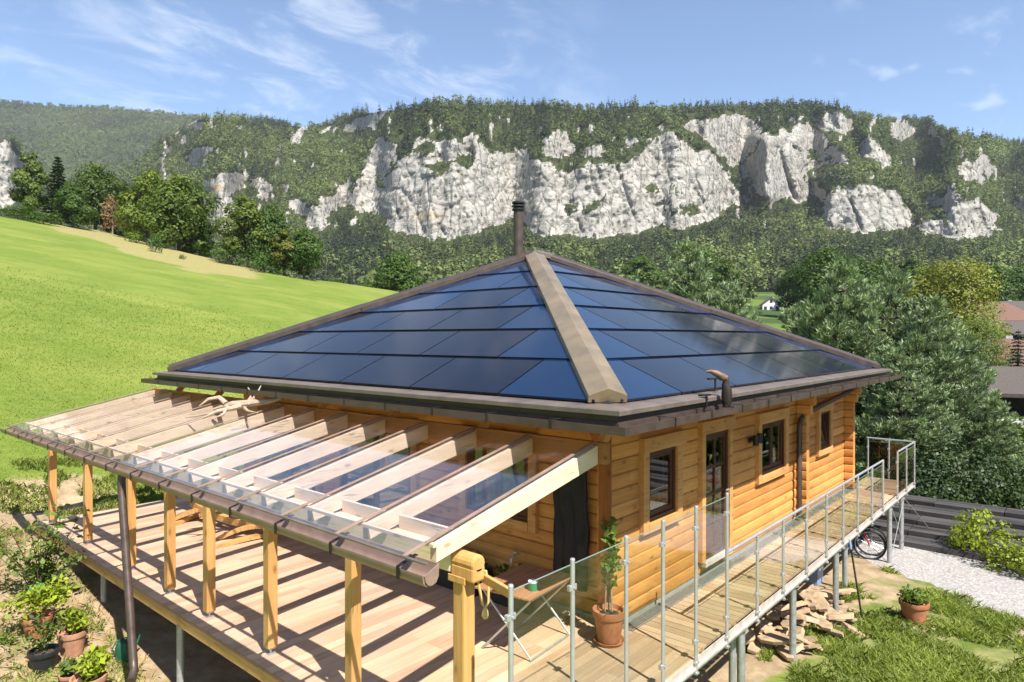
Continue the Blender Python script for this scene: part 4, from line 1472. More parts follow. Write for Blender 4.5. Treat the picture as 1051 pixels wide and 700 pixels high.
leafy('foliage', 260, (0, 0, .47), (.28, .28, .14), .05, 'leaf', p, .75)
mb = MB()
for q in range(11):
    a = q * .57; mb.cur = 0
mb.lathe([(.42, 0), (.41, .05), (.36, .065)], (0, 0, 0), 11)
o = mb.build('stone_slab', 'sandstone', None, origin=(0, 0, 0)); o.location = (13.62, 2.33, gz(13.66, 2.37) - .035); o.scale = (1.15, .8, 1); tag(o, 'flat pale stone slab under the lone terracotta pot on the grass', 'stone slab')
# green plastic bits
mb = MB(); mb.lathe([(.10, 0), (.115, .19), (.09, .27), (.045, .29)], (0, 0, 0), 18); e = local(thing('watering_can', 'green plastic watering can standing behind the leaning downpipe', 'watering can', (3.62, 10.62, gz(3.62, 10.62))))
mb.build('can_body', 'dark_green_plastic', e, smooth=True)
mb = MB(); mb.tube([(.10, 0, .08), (.18, 0, .2), (.22, 0, .30)], [.022, .016, .014], 8); mb.build('spout', 'dark_green_plastic', e, smooth=True)
mb = MB(); mb.tube([(-.10, 0, .1), (-.16, 0, .2), (-.1, 0, .31), (.03, 0, .32), (.07, 0, .27)], .010, 8); mb.build('handle', 'dark_green_plastic', e, smooth=True)
mb = MB(); mb.lathe([(.055, 0), (.062, .01), (.062, .17), (.045, .19), (.025, .20)], (0, 0, 0), 16)
o = mb.build('plastic_jug', 'green_plastic', None, smooth=True); o.location = (2.95, 12.55, gz(2.95, 12.55) + .35); o.rotation_euler = (R(80), 0, R(50)); tag(o, 'pale green plastic jug lying tilted in the shrub left of the terrace', 'jug')
# shrub beside the terrace
e = local(thing('garden_shrub', 'tall loose green shrub growing in bare earth by the far left terrace corner', 'shrub', (3.12, 12.75, gz(3.12, 12.75) - .05)))
mb = MB(); cen = []
for q in range(26):
    a = random.uniform(0, 6.28); L = random.uniform(.7, 1.55); sp = random.uniform(.15, .75)
    pts = [(0, 0, 0), (sp * .35 * math.cos(a), sp * .35 * math.sin(a), L * .5), (sp * math.cos(a), sp * math.sin(a), L)]
    mb.tube(pts, [.012, .008, .003], 5)
    for u in np.linspace(.25, 1, 17):
        cen.append([sp * u * math.cos(a) * (u * .6 + .4) + random.uniform(-.07, .07), sp * u * math.sin(a) * (u * .6 + .4) + random.uniform(-.07, .07), L * u + random.uniform(-.04, .06)])
mb.build('branches', 'bark', e)
cen = np.repeat(np.array(cen), 2, 0) + rng.normal(0, .05, (len(cen) * 2, 3)); v, f = leaf_quads(cen, .055, .4, .5); np_mesh('foliage', v, f, 'leaf', e, rng.uniform(.5, 1, len(f)))

# folding table with a green tin
tb = thing('folding_table', 'folding table with a reddish wooden top and crossed steel legs on the terrace', 'table', (6.2, 5.05, 0))
mb = MB()
A, B_, C_ = Vector((5.72, 4.70, .72)), Vector((6.70, 4.78, .72)), Vector((5.60, 5.45, .72))
u = (B_ - A); w = (C_ - A)
for i in range(6):
    p0 = A + w * (i / 6 + .006); p1 = A + w * ((i + 1) / 6 - .006)
    mb.tint = random.random()
    mb.prism([p0, p0 + u, p1 + u, p1], (0, 0, .024))
mb.build('tabletop', 'table_wood', tb, bevel=.004)
for s in (0.08, .92):
    a = A + u * s
    for q0, q1 in ((.06, .92), (.92, .06)):
        mb = MB(); p0 = A + u * s + w * q0 + Vector((0, 0, -.03)); p1 = A + u * s + w * q1; p1.z = .012
        p0.x += .02 if q0 > .5 else 0; p1.x += .02 if q0 > .5 else 0
        mb.tube([p0, p1], .013, 8); mb.build('leg', 'galvanised', tb, smooth=True)
mb = MB()
for q in (.06, .92):
    mb.tube([A + u * .08 + w * q + Vector((.01, 0, -.03)), A + u * .92 + w * q + Vector((.01, 0, -.03))], .011, 8)
    p0 = A + u * .08 + w * q; p1 = A + u * .92 + w * q; p0.z = p1.z = .02; mb.tube([p0, p1], .011, 8)
mb.build('cross_bar', 'galvanised', tb, smooth=True)
mb = MB(); mb.lathe([(.052, 0), (.055, .01), (.055, .085), (.05, .09)], (0, 0, 0), 20)
e = local(thing('storage_tin', 'small green tin with a white lid on the folding table', 'tin', (5.97, 4.86, .745))); mb.build('tin_body', 'green_plastic', e, smooth=True)
mb = MB(); mb.lathe([(.057, .088), (.057, .104), (.04, .108)], (0, 0, 0), 20); mb.build('lid', 'white_cloth', e, smooth=True)
# planters along the wall under the pergola
for (x0, y0, x1, y1, h, lab, n) in ((6.72, 6.55, 7.12, 8.3, .30, 'long black planting trough full of green herbs against the log wall', 420), (6.78, 5.55, 7.12, 6.35, .28, 'short black planting trough with grassy plants behind the folding table', 200)):
    e = thing('planting_trough', lab, 'planter', ((x0 + x1) / 2, (y0 + y1) / 2, 0))
    mb = MB(); w = .03
    mb.box((x0, y0, .0), (x0 + w, y1, h)); mb.box((x1 - w, y0, 0), (x1, y1, h)); mb.box((x0 + w, y0, 0), (x1 - w, y0 + w, h)); mb.box((x0 + w, y1 - w, 0), (x1 - w, y1, h)); mb.box((x0 + w, y0 + w, 0.01), (x1 - w, y1 - w, .04))
    mb.build('trough_body', 'black_plastic', e, bevel=.006)
    mb = MB(); mb.box((x0 + w, y0 + w, .041), (x1 - w, y1 - w, h - .05)); mb.build('soil', 'potting_soil', e)
    cen = np.stack([rng.uniform(x0 + .05, x1 - .05, n) - (x0 + x1) / 2, rng.uniform(y0 + .05, y1 - .05, n) - (y0 + y1) / 2, h + rng.uniform(-.05, .22, n) ** 1], 1)
    v, f = leaf_quads(cen, .05, .3, .5); np_mesh('foliage', v, f, 'leaf', e, rng.uniform(0, .7, n))
# garden tap, black cover
mb = MB(); mb.tube([(7.25, 6.14, .58), (7.12, 6.14, .58), (7.06, 6.14, .55), (7.05, 6.14, .49)], [.018, .018, .018, .015], 10); mb.lathe([(.035, 0), (.035, .012)], (7.15, 6.14, .62), 8); mb.tube([(7.15, 6.14, .58), (7.15, 6.14, .625)], .01, 8)
tag(mb.build('garden_tap', 'stainless', None, smooth=True, origin=(7.2, 6.14, .55)), 'metal garden tap on the log wall above the planting trough', 'tap')
mb = MB()
nS, nT = 9, 14
for i in range(nS + 1):
    for k in range(nT + 1):
        y = 5.46 - .52 * i / nS; z = .35 + 1.6 * k / nT
        mb.v.append((7.17 - .03 * math.sin(i * 1.9 + k * .25) - .015 * math.sin(k * 1.3 + i), y + .012 * math.sin(k * .7), z))
for i in range(nS):
    for k in range(nT):
        a = i * (nT + 1) + k; mb.f.append([a, a + nT + 1, a + nT + 2, a + 1]); mb.t.append(.5); mb.mi.append(0)
o = mb.build('black_cover', 'black_cloth', None, smooth=True, origin=(7.17, 5.2, .35)); sm = o.modifiers.new('thick', 'SOLIDIFY'); sm.thickness = .03
tag(o, 'black cloth cover hanging on the log wall at the house corner', 'cover')

# hammock stand of bent laminated wood on the terrace
hs = thing('hammock_stand', 'curved yellow wooden hammock stand lying on the terrace under the pergola', 'hammock stand', (6.0, 12.6, 0))
def bow(p0, p1, lift, n=14):
    p0 = Vector(p0); p1 = Vector(p1)
    return [p0.lerp(p1, i / n) + Vector((0, 0, lift * (1 - (2 * i / n - 1) ** 2) * -1 + lift)) for i in range(n + 1)]
def bent(mb, pts, w, h):
    for a, b in zip(pts[:-1], pts[1:]): mb.bar(a, b + (b - a) * .06, w, h)
mb = MB(); bent(mb, bow((5.9, 13.6, .20), (6.2, 10.9, .20), .14), .10, .12); mb.build('rocker_beam', 'post_Y', hs)
mb = MB(); bent(mb, bow((6.12, 13.4, .42), (6.38, 11.1, .42), .22), .08, .10); mb.build('rocker_beam', 'post_Y', hs)
for a, b in (((5.15, 13.35, .05), (6.6, 13.9, .07)), ((5.2, 11.5, .05), (6.7, 11.35, .07)), ((5.55, 12.0, .05), (6.3, 11.3, .32)), ((5.3, 13.7, .05), (6.2, 13.2, .36))):
    mb = MB(); bent(mb, bow(a, b, -.10, 8), .11, .07); mb.build('foot', 'post_X', hs)

# driftwood lying on the glass roof
dw = thing('driftwood', 'gnarled pale driftwood root lying on the glass of the pergola below the eave', 'driftwood', (5.35, 10.7, pz(5.35) + .02))
zz = pz(5.35) + .03
def rnd(a, s): return tuple(q + random.uniform(-s, s) for q in a)
mb = MB()
limb = [[(5.15, 11.1, zz + .04), (5.35, 10.85, zz + .14), (5.5, 10.62, zz + .13), (5.7, 10.3, zz + .19), (5.78, 10.02, zz + .27)],
        [(5.45, 10.7, zz + .13), (5.25, 10.65, zz + .10), (5.05, 10.72, zz + .06), (4.85, 10.8, zz - .06)],
        [(5.3, 10.9, zz + .14), (5.25, 11.05, zz + .24), (5.1, 11.15, zz + .22), (5.0, 11.25, zz + .12)],
        [(5.5, 10.6, zz + .14), (5.6, 10.66, zz + .30), (5.56, 10.72, zz + .42)],
        [(5.5, 10.55, zz + .14), (5.62, 10.5, zz + .32), (5.7, 10.53, zz + .44)],
        [(5.2, 10.7, zz + .1), (5.05, 10.5, zz + .02), (4.8, 10.4, zz - .04)],
        [(5.4, 10.5, zz + .1), (5.3, 10.2, zz + .08), (5.35, 9.95, zz + .06)],
        [(5.05, 10.72, zz + .06), (4.95, 10.95, zz + .0), (4.75, 11.2, zz - .06)]]
rd = [[.02, .055, .07, .05, .028], [.05, .045, .03, .012], [.05, .04, .03, .012], [.04, .025, .008], [.035, .02, .008], [.03, .02, .006], [.03, .02, .008], [.022, .016, .006]]
for L, q in zip(limb, rd): mb.tube([rnd(p_, .015) for p_ in L], q, 8)
mb.build('root', 'driftwood', dw, smooth=True)

# carved hornbill on the gutter
bx, by, bz = 8.06, 3.44, 2.79
bd = thing('carved_bird', 'dark carved wooden bird with a huge bill standing on the right eave gutter', 'sculpture', (bx, by, bz))
L = Vector((-RT[0], -RT[1], 0))     # its bill points left as seen from the drive
mb = MB()
mb.tube([(bx, by, bz + .02), (bx, by, bz + .05), (bx + .004, by, bz + .14), (bx, by, bz + .22), Vector((bx, by, bz + .28)) + L * .015, Vector((bx, by, bz + .33)) + L * .01, Vector((bx, by, bz + .375)) + L * .015, Vector((bx, by, bz + .41)) + L * .02], [.05, .058, .066, .06, .045, .034, .036, .018], 14)
mb.build('body', 'horn_wood', bd, smooth=True)
mb = MB()
hp = Vector((bx, by, bz + .355))
mb.tube([hp + L * .0, hp + L * .06 + Vector((0, 0, .02)), hp + L * .13 + Vector((0, 0, .065)), hp + L * .20 + Vector((0, 0, .09)), hp + L * .27 + Vector((0, 0, .085))], [.042, .052, .042, .026, .008], 12)
mb.build('bill', 'bill_wood', bd, smooth=True)
for s in (-1, 1):
    mb = MB(); mb.tube([Vector((bx, by, bz + .06)) + L * (s * .03), Vector((bx, by, bz + .0)) + L * (s * .04), Vector((bx, by - .05, bz + .004)) + L * (s * .045)], [.018, .013, .009], 8); mb.build('foot', 'horn_wood', bd, smooth=True)

# white cushion seen inside the first window
mb = MB(); mb.lathe([(.02, 0), (.2, .02), (.27, .12), (.24, .24), (.12, .30), (.02, .31)], (0, 0, 0), 16)
o = mb.build('cushion', 'white_cloth', None, smooth=True); o.location = (8.35, 5.0, .98); tag(o, 'plump white cushion lying inside behind the window nearest the corner', 'cushion')
mb = MB(); mb.box((7.7, 4.75, .1), (9.3, 5.6, .98)); o = mb.build('sideboard', 'dark_board', None, bevel=.02, origin=(8.5, 5.2, .1)); tag(o, 'dark low sideboard under the white cushion behind the first window', 'sideboard')

# bicycles under the far end of the walkway
def bicycle(loc, rz, label, paint):
    e = local(thing('bicycle', label, 'bicycle', loc, 'bicycles under the walkway', rz))
    rw = .33
    for x in (-.53, .53):
        mb = MB(); n = 28
        mb.tube([(x + rw * math.cos(2 * math.pi * k / n), 0, rw + rw * math.sin(2 * math.pi * k / n)) for k in range(n + 1)], .024, 8, False)
        wh = part_parent(mb.build('tyre', 'rubber', e, smooth=True), e)
        mb = MB()
        mb.tube([(x + (rw - .03) * math.cos(2 * math.pi * k / n), 0, rw + (rw - .03) * math.sin(2 * math.pi * k / n)) for k in range(n + 1)], .010, 6, False)
        for k in range(14):
            a = 2 * math.pi * k / 14; mb.tube([(x, .02 * (-1) ** k, rw), (x + (rw - .03) * math.cos(a), 0, rw + (rw - .03) * math.sin(a))], .0025, 4)
        mb.tube([(x, -.05, rw), (x, .05, rw)], .02, 8)
        mb.build('rim', 'stainless', wh)
    mb = MB()
    bb, st, hd = (-.08, 0, .30), (-.22, 0, .78), (.36, 0, .76)
    for a, b in ((bb, st), (bb, (.38, 0, .68)), ((-.20, 0, .74), hd), (st, (-.53, 0, rw)), (bb, (-.53, 0, rw)), ((.40, 0, .62), (.35, 0, .86))): mb.tube([a, b], .02, 8)
    for s in (-.05, .05): mb.tube([(.40, s, .62), (.53, s, rw)], .014, 8)
    mb.build('frame', paint, e, smooth=True)
    mb = MB(); mb.tube([(.35, -.3, .95), (.38, -.1, .93), (.35, 0, .88), (.38, .1, .93), (.35, .3, .95)], .013, 8); mb.build('handlebar', 'dark_metal', e, smooth=True)
    mb = MB(); mb.tube([(-.38, 0, .86), (-.25, 0, .87), (-.1, 0, .86)], [.07, .05, .02], 8); mb.tube([(-.22, 0, .78), (-.24, 0, .86)], .013, 8); mb.build('saddle', 'black_plastic', e, smooth=True)
    mb = MB(); mb.lathe([(.09, -.008), (.09, .008)], (0, 0, 0), 18)
    mb.v = [(bb[0] + x, z, bb[2] + y) for x, y, z in mb.v]; mb.build('chainring', 'dark_metal', e)
    return e
bicycle((17.05, 4.40, gz(17.05, 4.4) + .024), R(-78), 'bicycle with a red frame standing under the walkway', 'red_paint')
bicycle((17.45, 4.45, gz(17.45, 4.45) + .024), R(-82), 'bicycle with a black frame leaning behind the red one under the walkway', 'black_plastic')
# blue crate and leaning pole
e = local(thing('plastic_crate', 'pale blue plastic crate on the ground under the walkway', 'crate', (14.6, 4.42, gz(14.6, 4.42)), rz=.1))
mb = MB(); mb.box((-.3, -.2, 0), (.3, .2, .03)); mb.box((-.3, -.2, .03), (-.28, .2, .36)); mb.box((.28, -.2, .03), (.3, .2, .36)); mb.box((-.279, -.2, .03), (.279, -.18, .36)); mb.box((-.279, .18, .03), (.279, .2, .36)); mb.build('crate_body', 'blue_plastic', e, bevel=.008)
mb = MB(); mb.box((-.32, -.22, .361), (.32, -.175, .39)); mb.box((-.32, .175, .361), (.32, .22, .39)); mb.box((-.32, -.174, .361), (-.275, .174, .39)); mb.box((.275, -.174, .361), (.32, .174, .39)); mb.build('rim', 'blue_plastic', e, bevel=.005)
mb = MB(); mb.tube([(13.2, 3.10, gz(13.2, 3.1) - .02), (13.33, 3.32, -.22)], .017, 8); mb.cur = 0
e = thing('leaning_pole', 'thin dark pole with a pale blue end leaning against the edge of the walkway', 'pole', (13.2, 3.1, gz(13.2, 3.1)))
mb.build('pole_shaft', 'dark_metal', e, smooth=True)
mb = MB(); mb.tube([(13.33, 3.322, -.23), (13.345, 3.35, -.06)], .022, 8); mb.build('grip', 'blue_plastic', e, smooth=True)

# the heap of broken stone under the walkway
def slab(seed):
    random.seed(seed)
    mb = MB(); n = random.choice([5, 6, 7])
    a0 = random.uniform(0, 6.28)
    w, d, h = random.uniform(.13, .30), random.uniform(.09, .18), random.uniform(.05, .12)
    poly = [(w * math.cos(a0 + 6.283 * k / n + random.uniform(-.25, .25)), d * math.sin(a0 + 6.283 * k / n + random.uniform(-.25, .25)), 0) for k in range(n)]
    mb.prism(poly, (random.uniform(-.02, .02), random.uniform(-.02, .02), h))
    return mb
protos = []
for i in range(8):
    o = slab(100 + i).build('stone_slab', 'sandstone', None, bevel=.012)
    protos.append(o)
random.seed(11)
k = 0
for i in range(84):
    x = random.uniform(10.6, 13.7); y = random.gauss(3.85, .28)
    hgt = .42 * max(0, 1 - ((x - 12.2) / 2.1) ** 2) * max(0, 1 - ((y - 3.85) / .8) ** 2)
    o = protos[i] if i < 8 else protos[i % 8].copy()
    if i >= 8: col.objects.link(o)
    o.location = (x, y, gz(x, y) + random.uniform(0, 1) * hgt)
    o.rotation_euler = (random.uniform(-.4, .4), random.uniform(-.4, .4), random.uniform(0, 6.28))
    s = random.uniform(.5, 1.05); o.scale = (s, s, s)
    tag(o, 'rough sandstone slab lying in the loose heap of broken stone under the walkway', 'stone slab', 'broken stones heaped under the walkway')
for i, (a, b, lab) in enumerate((((10.9, 3.6, -1.05), (11.3, 3.25, -1.32), 'grey offcut of board sloping over the front of the stone heap'), ((11.5, 4.0, -.95), (12.9, 3.7, -1.1), 'long brown offcut of board on top of the stone heap'), ((12.9, 3.9, -1.05), (14.3, 3.5, -1.3), 'pale board lying on the ground beyond the stone heap'))):
    mb = MB(); mb.bar(a, b, .12, .03); o = mb.build('board_offcut', 'deck_X', None, origin=a); tag(o, lab, 'board')

# stepped dark timbers retaining the bank beyond the gravel
tw = thing('timber_steps', 'broad stepped bank of dark weathered timbers beyond the gravel path', 'retaining wall', (20.4, 3.0, -1.5))
for k in range(5):
    mb = MB()
    x0 = 18.9 + k * .78; z0 = -1.42 + k * .10
    y = 5.6
    while y > -9.5:
        L = random.uniform(1.6, 2.4); mb.tint = random.random()
        for q in range(3):
            mb.tint = random.random()
            mb.box((x0 + q * .235 + .06 * 0, y - L + .02, z0 - .25), (x0 + q * .235 + .228, y, z0 + .02 * random.random()))
        y -= L
    for v_i, p_ in enumerate(mb.v):
        # the row bends gently away
        mb.v[v_i] = (p_[0] + .04 * max(0, 3 - p_[1]), p_[1], p_[2] + .0)
    mb.build('timber_step', 'dark_timber', tw)
# ------------------------------------------------------------------ trees and shrubs
def limbs_mesh(H, n, spread, r0, zlo, crook=.12):
    mb = MB()
    tr = [(0, 0, -.3)]
    for i in range(1, 7):
        tr.append((random.uniform(-1, 1) * crook * H * .06 * i ** .5, random.uniform(-1, 1) * crook * H * .06 * i ** .5, H * .86 * i / 6))
    mb.tube(tr, [r0 * 1.25] + [r0 * (1 - .82 * i / 6) for i in range(1, 7)], 9)
    tips = []
    for q in range(n):
        u = zlo + (1 - zlo) * random.random() * .85
        b = Vector(tr[0]).lerp(Vector(tr[-1]), 0)
        i = min(5, int(u * 6)); b = Vector(tr[i]).lerp(Vector(tr[i + 1]), u * 6 - i)
        a = random.uniform(0, 6.28); L = spread * H * random.uniform(.55, 1) * (1.15 - u * .75)
        m_ = b + Vector((math.cos(a) * L * .5, math.sin(a) * L * .5, L * .3))
        e = b + Vector((math.cos(a) * L, math.sin(a) * L, L * random.uniform(.3, .8)))
        rr = r0 * (.5 - .35 * u)
        mb.tube([b, m_, e], [rr, rr * .6, rr * .2], 6)
        tips.append(e)
        for _ in range(2):
            a2 = a + random.uniform(-1, 1); L2 = L * .5
            e2 = m_ + Vector((math.cos(a2) * L2, math.sin(a2) * L2, L2 * random.uniform(.2, .9)))
            mb.tube([m_, (m_ + e2) / 2 + Vector((0, 0, L2 * .08)), e2], [rr * .5, rr * .3, rr * .1], 5)
            tips.append(e2)
    return mb, tips


def broad_template(name, label, H, width, n_leaf, leaf, mat='leaf', zlo=.22, lobes=16, bark='bark', group=None, tone=.45, low=.16):
    e = local(thing(name, label, 'tree', (0, 0, 0), group))
    mb, tips = limbs_mesh(H, 16, width * .5, .022 * H, zlo)
    mb.build('trunk', bark, e, smooth=True)
    W = width * H * .5
    cs, rs = [], []
    for k in range(lobes):
        u = (k + .5) / lobes
        z = H * (low + (.93 - low) * u)
        prof = math.sin(math.pi * min(1, (u * .86 + .14))) ** .65
        a = k * 2.4 + random.uniform(-.5, .5)
        rr = W * prof * random.uniform(.35, .74)
        cs.append((math.cos(a) * rr, math.sin(a) * rr, z)); rs.append(W * random.uniform(.30, .48) * (.55 + .6 * prof))
    cs = np.array(cs); rs = np.array(rs)
    w = rs ** 2; kk = rng.choice(lobes, n_leaf, p=w / w.sum())
    d = rand_dirs(n_leaf)
    d[:, 2] = d[:, 2] * .72 + .10
    rad_ = rng.uniform(.5, 1.05, (n_leaf, 1)) ** .7
    cen = cs[kk] + d * rad_ * rs[kk][:, None]
    # ragged gaps
    keep = fbm(cen[:, 0] / (.13 * H), cen[:, 1] / (.13 * H), cen[:, 2] / (.10 * H), 2, 7) > -.48
    cen = cen[keep]; kk = kk[keep]; d = d[keep]
    fc = d * .8 + (cen - np.array([0, 0, H * .45])) / (W + .01) * .5
    v, f = leaf_quads(cen, leaf, .25, .75, fc)
    tn = np.clip(tone + (rng.uniform(-.22, .22, lobes))[kk] + rng.uniform(-.2, .2, len(cen)), 0, 1)
    np_mesh('crown', v, f, mat, e, tn)
    return e


def conifer_template(name, label, H, width, mat, n=2600, group=None):
    e = local(thing(name, label, 'tree', (0, 0, 0), group))
    mb = MB(); mb.tube([(0, 0, -.3), (0, 0, H * .5), (0, 0, H * .99)], [.02 * H, .012 * H, .002 * H], 8)
    cen, tn = [], []
    whorls = 22
    for i in range(whorls):
        u = (i + .4) / whorls
        z = H * (.05 + .93 * u)
        L = width * H * .5 * (1 - u) ** .85 + .02 * H
        nb = 8
        for b in range(nb):
            a = 6.283 * b / nb + i * .9 + random.uniform(-.25, .25); l2 = L * random.uniform(.7, 1.12)
            e_ = (math.cos(a) * l2, math.sin(a) * l2, z - l2 * .22)
            mb.tube([(0, 0, z), e_], [.004 * H, .001 * H], 4, False)
            m_ = max(4, int(n / whorls / nb * (1.6 - 1.2 * u)))
            for q in range(m_):
                s = random.uniform(.18, 1.02)
                w_ = .20 * l2 * (1.15 - s * .7)
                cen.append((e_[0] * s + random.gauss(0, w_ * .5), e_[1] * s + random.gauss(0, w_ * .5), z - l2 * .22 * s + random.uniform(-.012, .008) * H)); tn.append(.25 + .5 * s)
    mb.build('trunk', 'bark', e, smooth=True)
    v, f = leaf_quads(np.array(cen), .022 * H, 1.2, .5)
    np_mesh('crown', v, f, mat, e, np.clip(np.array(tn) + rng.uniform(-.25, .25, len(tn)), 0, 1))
    return e


def pine_template(name, label, H, spread, group=None, tops=3):
    """a pine with upswept tufted branch ends, several leaders"""
    e = local(thing(name, label, 'pine tree', (0, 0, 0), group))
    mb = MB()
    mb.tube([(0, 0, -.4), (.05, .03, H * .3), (0, 0, H * .62), (.02, 0, H * .93)], [.024 * H, .018 * H, .011 * H, .003 * H], 10)
    tufts = []      # position, direction, size
    leaders = [((0, 0), 0.0, H)] + [((random.uniform(-.22, .22) * spread, random.uniform(-.22, .22) * spread), H * .45, H * random.uniform(.82, .95)) for _ in range(tops - 1)]
    for (ox, oy), zs, zt in leaders:
        if zs: mb.tube([(0, 0, zs), (ox * .7, oy * .7, zs + .12 * H), (ox, oy, zt * .98)], [.012 * H, .009 * H, .003 * H], 7)
        z = max(.04 * H, zs)
        while z < zt - .05 * H:
            u = z / H
            prof = (1 - (z / zt)) ** .62 * (.72 + .28 * min(1, u * 5))
            nb = 6 if not zs else 4
            for b in range(nb):
                a = random.uniform(0, 6.283)
                L = (spread * prof * random.uniform(.7, 1.12) + .12) * (1 if not zs else .62)
                fx = ox * min(1, max(0, (z - zs) / (.15 * H))) if zs else 0; fy = oy * min(1, max(0, (z - zs) / (.15 * H))) if zs else 0
                dip = -.10 * L if u < .35 else .05 * L
                pts = [Vector((fx, fy, z))]
                for s in (.35, .7, 1.0):
                    pts.append(Vector((fx + math.cos(a) * L * s, fy + math.sin(a) * L * s, z + dip * s + .42 * L * s ** 2.4 + random.uniform(-.05, .05) * L)))
                rr = .005 * H * (.4 + prof)
                mb.tube(pts, [rr, rr * .75, rr * .5, rr * .22], 5, False)
                steps = max(2, int(L / .21))
                for q in range(steps):
                    s = .28 + .72 * (q + random.random()) / steps
                    i = min(2, int(s * 3)); p = pts[i].lerp(pts[i + 1], min(1, s * 3 - i))
                    out = Vector((math.cos(a), math.sin(a), .5))
                    for side in (-1, 1):
                        a2 = a + side * random.uniform(.5, 1.25)
                        l3 = (.16 + .34 * L * (1.1 - s)) * random.uniform(.5, 1.1)
                        p2 = p + Vector((math.cos(a2) * l3, math.sin(a2) * l3, l3 * random.uniform(.15, .7)))
                        d2 = (Vector((math.cos(a2), math.sin(a2), random.uniform(1.0, 2.4)))).normalized()
                        tufts.append((p2, d2, random.uniform(.8, 1.15)))
                        if l3 > .3: tufts.append((p.lerp(p2, .55) + Vector((0, 0, .04)), d2, .9))
                tufts.append((pts[-1], Vector((math.cos(a) * .4, math.sin(a) * .4, 1)).normalized(), 1.25))
            z += .049 * H * random.uniform(.8, 1.2)
        for q in range(7):
            tufts.append((Vector((ox, oy, zt - q * .03 * H)), Vector((random.uniform(-.4, .4), random.uniform(-.4, .4), 1)).normalized(), 1.2))
    mb.build('trunk', 'bark', e, smooth=True)
    P = np.array([t_[0][:] for t_ in tufts]); D = np.array([t_[1][:] for t_ in tufts]); S = np.array([t_[2] for t_ in tufts])
    K = 13
    n = len(P)
    dirs = D[:, None, :] + .40 * rng.normal(size=(n, K, 3))
    dirs /= np.linalg.norm(dirs, axis=2)[..., None]
    length = (.25 * S)[:, None] * rng.uniform(.75, 1.2, (n, K))
    sd = np.cross(dirs, rng.normal(size=(n, K, 3))); sd /= np.linalg.norm(sd, axis=2)[..., None] + 1e-9
    base = P[:, None, :] - D[:, None, :] * .07 + rng.normal(size=(n, K, 3)) * .015
    w = .019
    v = np.stack([base + sd * w * .6, base + dirs * length[..., None] * .6 + sd * w, base + dirs * length[..., None], base + dirs * length[..., None] * .6 - sd * w], 2).reshape(-1, 3)
    f = np.arange(n * K * 4).reshape(-1, 4)
    tn = np.clip(.42 + .10 * (P[:, 2] / H)[:, None] + rng.uniform(-.34, .34, (n, 1)) + rng.uniform(-.22, .22, (n, K)), 0, 1).ravel()
    np_mesh('crown', v, f, 'needle', e, tn)
    return e


def place(r_, f_):
    p = rf(r_, f_)
    return float(p[0]), float(p[1])


def at_px(px_, f_):
    """a point on the ground f metres out, in the direction of column px"""
    x, y = place((px_ - CXP) / FPX * f_, f_)
    return (x, y, gz(x, y) - .15)


def height_to(px_, f_, ytop):
    """height of a tree there whose top reaches row ytop"""
    return CAMZ + (HYP - ytop) / FPX * f_ - at_px(px_, f_)[2]


used = set()


def tree(src, px_, f_, H, baseH, label, color=(1, 1, 1), wide=1.0, group=None, dz=0.0, cat=None):
    x, y, z = at_px(px_, f_)
    s = H / baseH
    sc = (s * wide, s * wide, s)
    rz = random.uniform(0, 6.28)
    if src.name not in used:
        used.add(src.name)
        o = src
        o.location = (x, y, z + dz); o.rotation_euler = (0, 0, rz); o.scale = sc; o['label'] = label
        if group: o['group'] = group
        for c_ in o.children: c_.color = (*color, 1)
    else:
        o = copy_thing(src, (x, y, z + dz), rz, sc, label, color, group)
    return o


B1 = broad_template('broadleaf_tree', 'x', 10, .78, 6500, .19)
B2 = broad_template('broadleaf_tree', 'x', 10, .95, 7500, .19, lobes=22, low=.12)
B3 = broad_template('broadleaf_tree', 'x', 10, .55, 4800, .18, lobes=13)
B4 = broad_template('bush', 'x', 3, 1.5, 1100, .11, lobes=10, low=.08, zlo=.05)
for o in (B4,): o['category'] = 'bush'
GT = broad_template('broadleaf_tree', 'x', 10, .9, 26000, .085, lobes=24, low=.12)
DT = broad_template('bare_tree', 'x', 9, .8, 1500, .16, mat='dead_twig', lobes=14, bark='pale_bark')
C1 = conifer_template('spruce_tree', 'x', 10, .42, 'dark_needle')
G1, G2, G3 = 'trees along the top of the meadow', 'trees half way down the meadow edge', 'trees in the valley'
# left clump on the brow of the meadow
tree(B3, 33, 131, 15.0, 10, 'tall slim tree with a bare pale trunk, leftmost on the brow of the meadow', (1.1, 1.05, .9), .8, G1)
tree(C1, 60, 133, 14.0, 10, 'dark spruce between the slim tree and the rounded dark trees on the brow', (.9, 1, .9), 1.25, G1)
tree(B1, 76, 130, 9.0, 10, 'low rounded dark green tree in front of the spruce on the brow', (.75, .9, .7), 1.1, G1)
tree(B2, 98, 140, 14.2, 10, 'broad dark green tree behind the low rounded one on the brow', (.85, .92, .7), .95, G1)
tree(B1, 128, 146, 15.5, 10, 'tall dark tree right behind the bare brown tree on the brow', (.8, .85, .65), .95, G1)
tree(DT, 116, 136, 8.2, 9, 'bare brownish twiggy tree at the front edge of the meadow clump', (1.15, 1, .9), 1.0)
tree(B1, 152, 134, 15.8, 10, 'bright yellow-green tree rising behind the big round one at the end of the dry strip', (1.5, 1.35, .8), .95, G1)
tree(B2, 184, 124, 14.5, 10, 'biggest round green tree at the right end of the clump above the dry strip', (1.2, 1.15, .8), 1.12, G1)
tree(B3, 205, 126, 10.0, 10, 'dark narrow tree on the right flank of the biggest round tree', (.9, 1.05, .7), 1.3, G1)
tree(B4, 18, 121, 2.6, 3, 'low dark hedge bush at the far left end of the brow', (.8, 1, .7), 2.6)
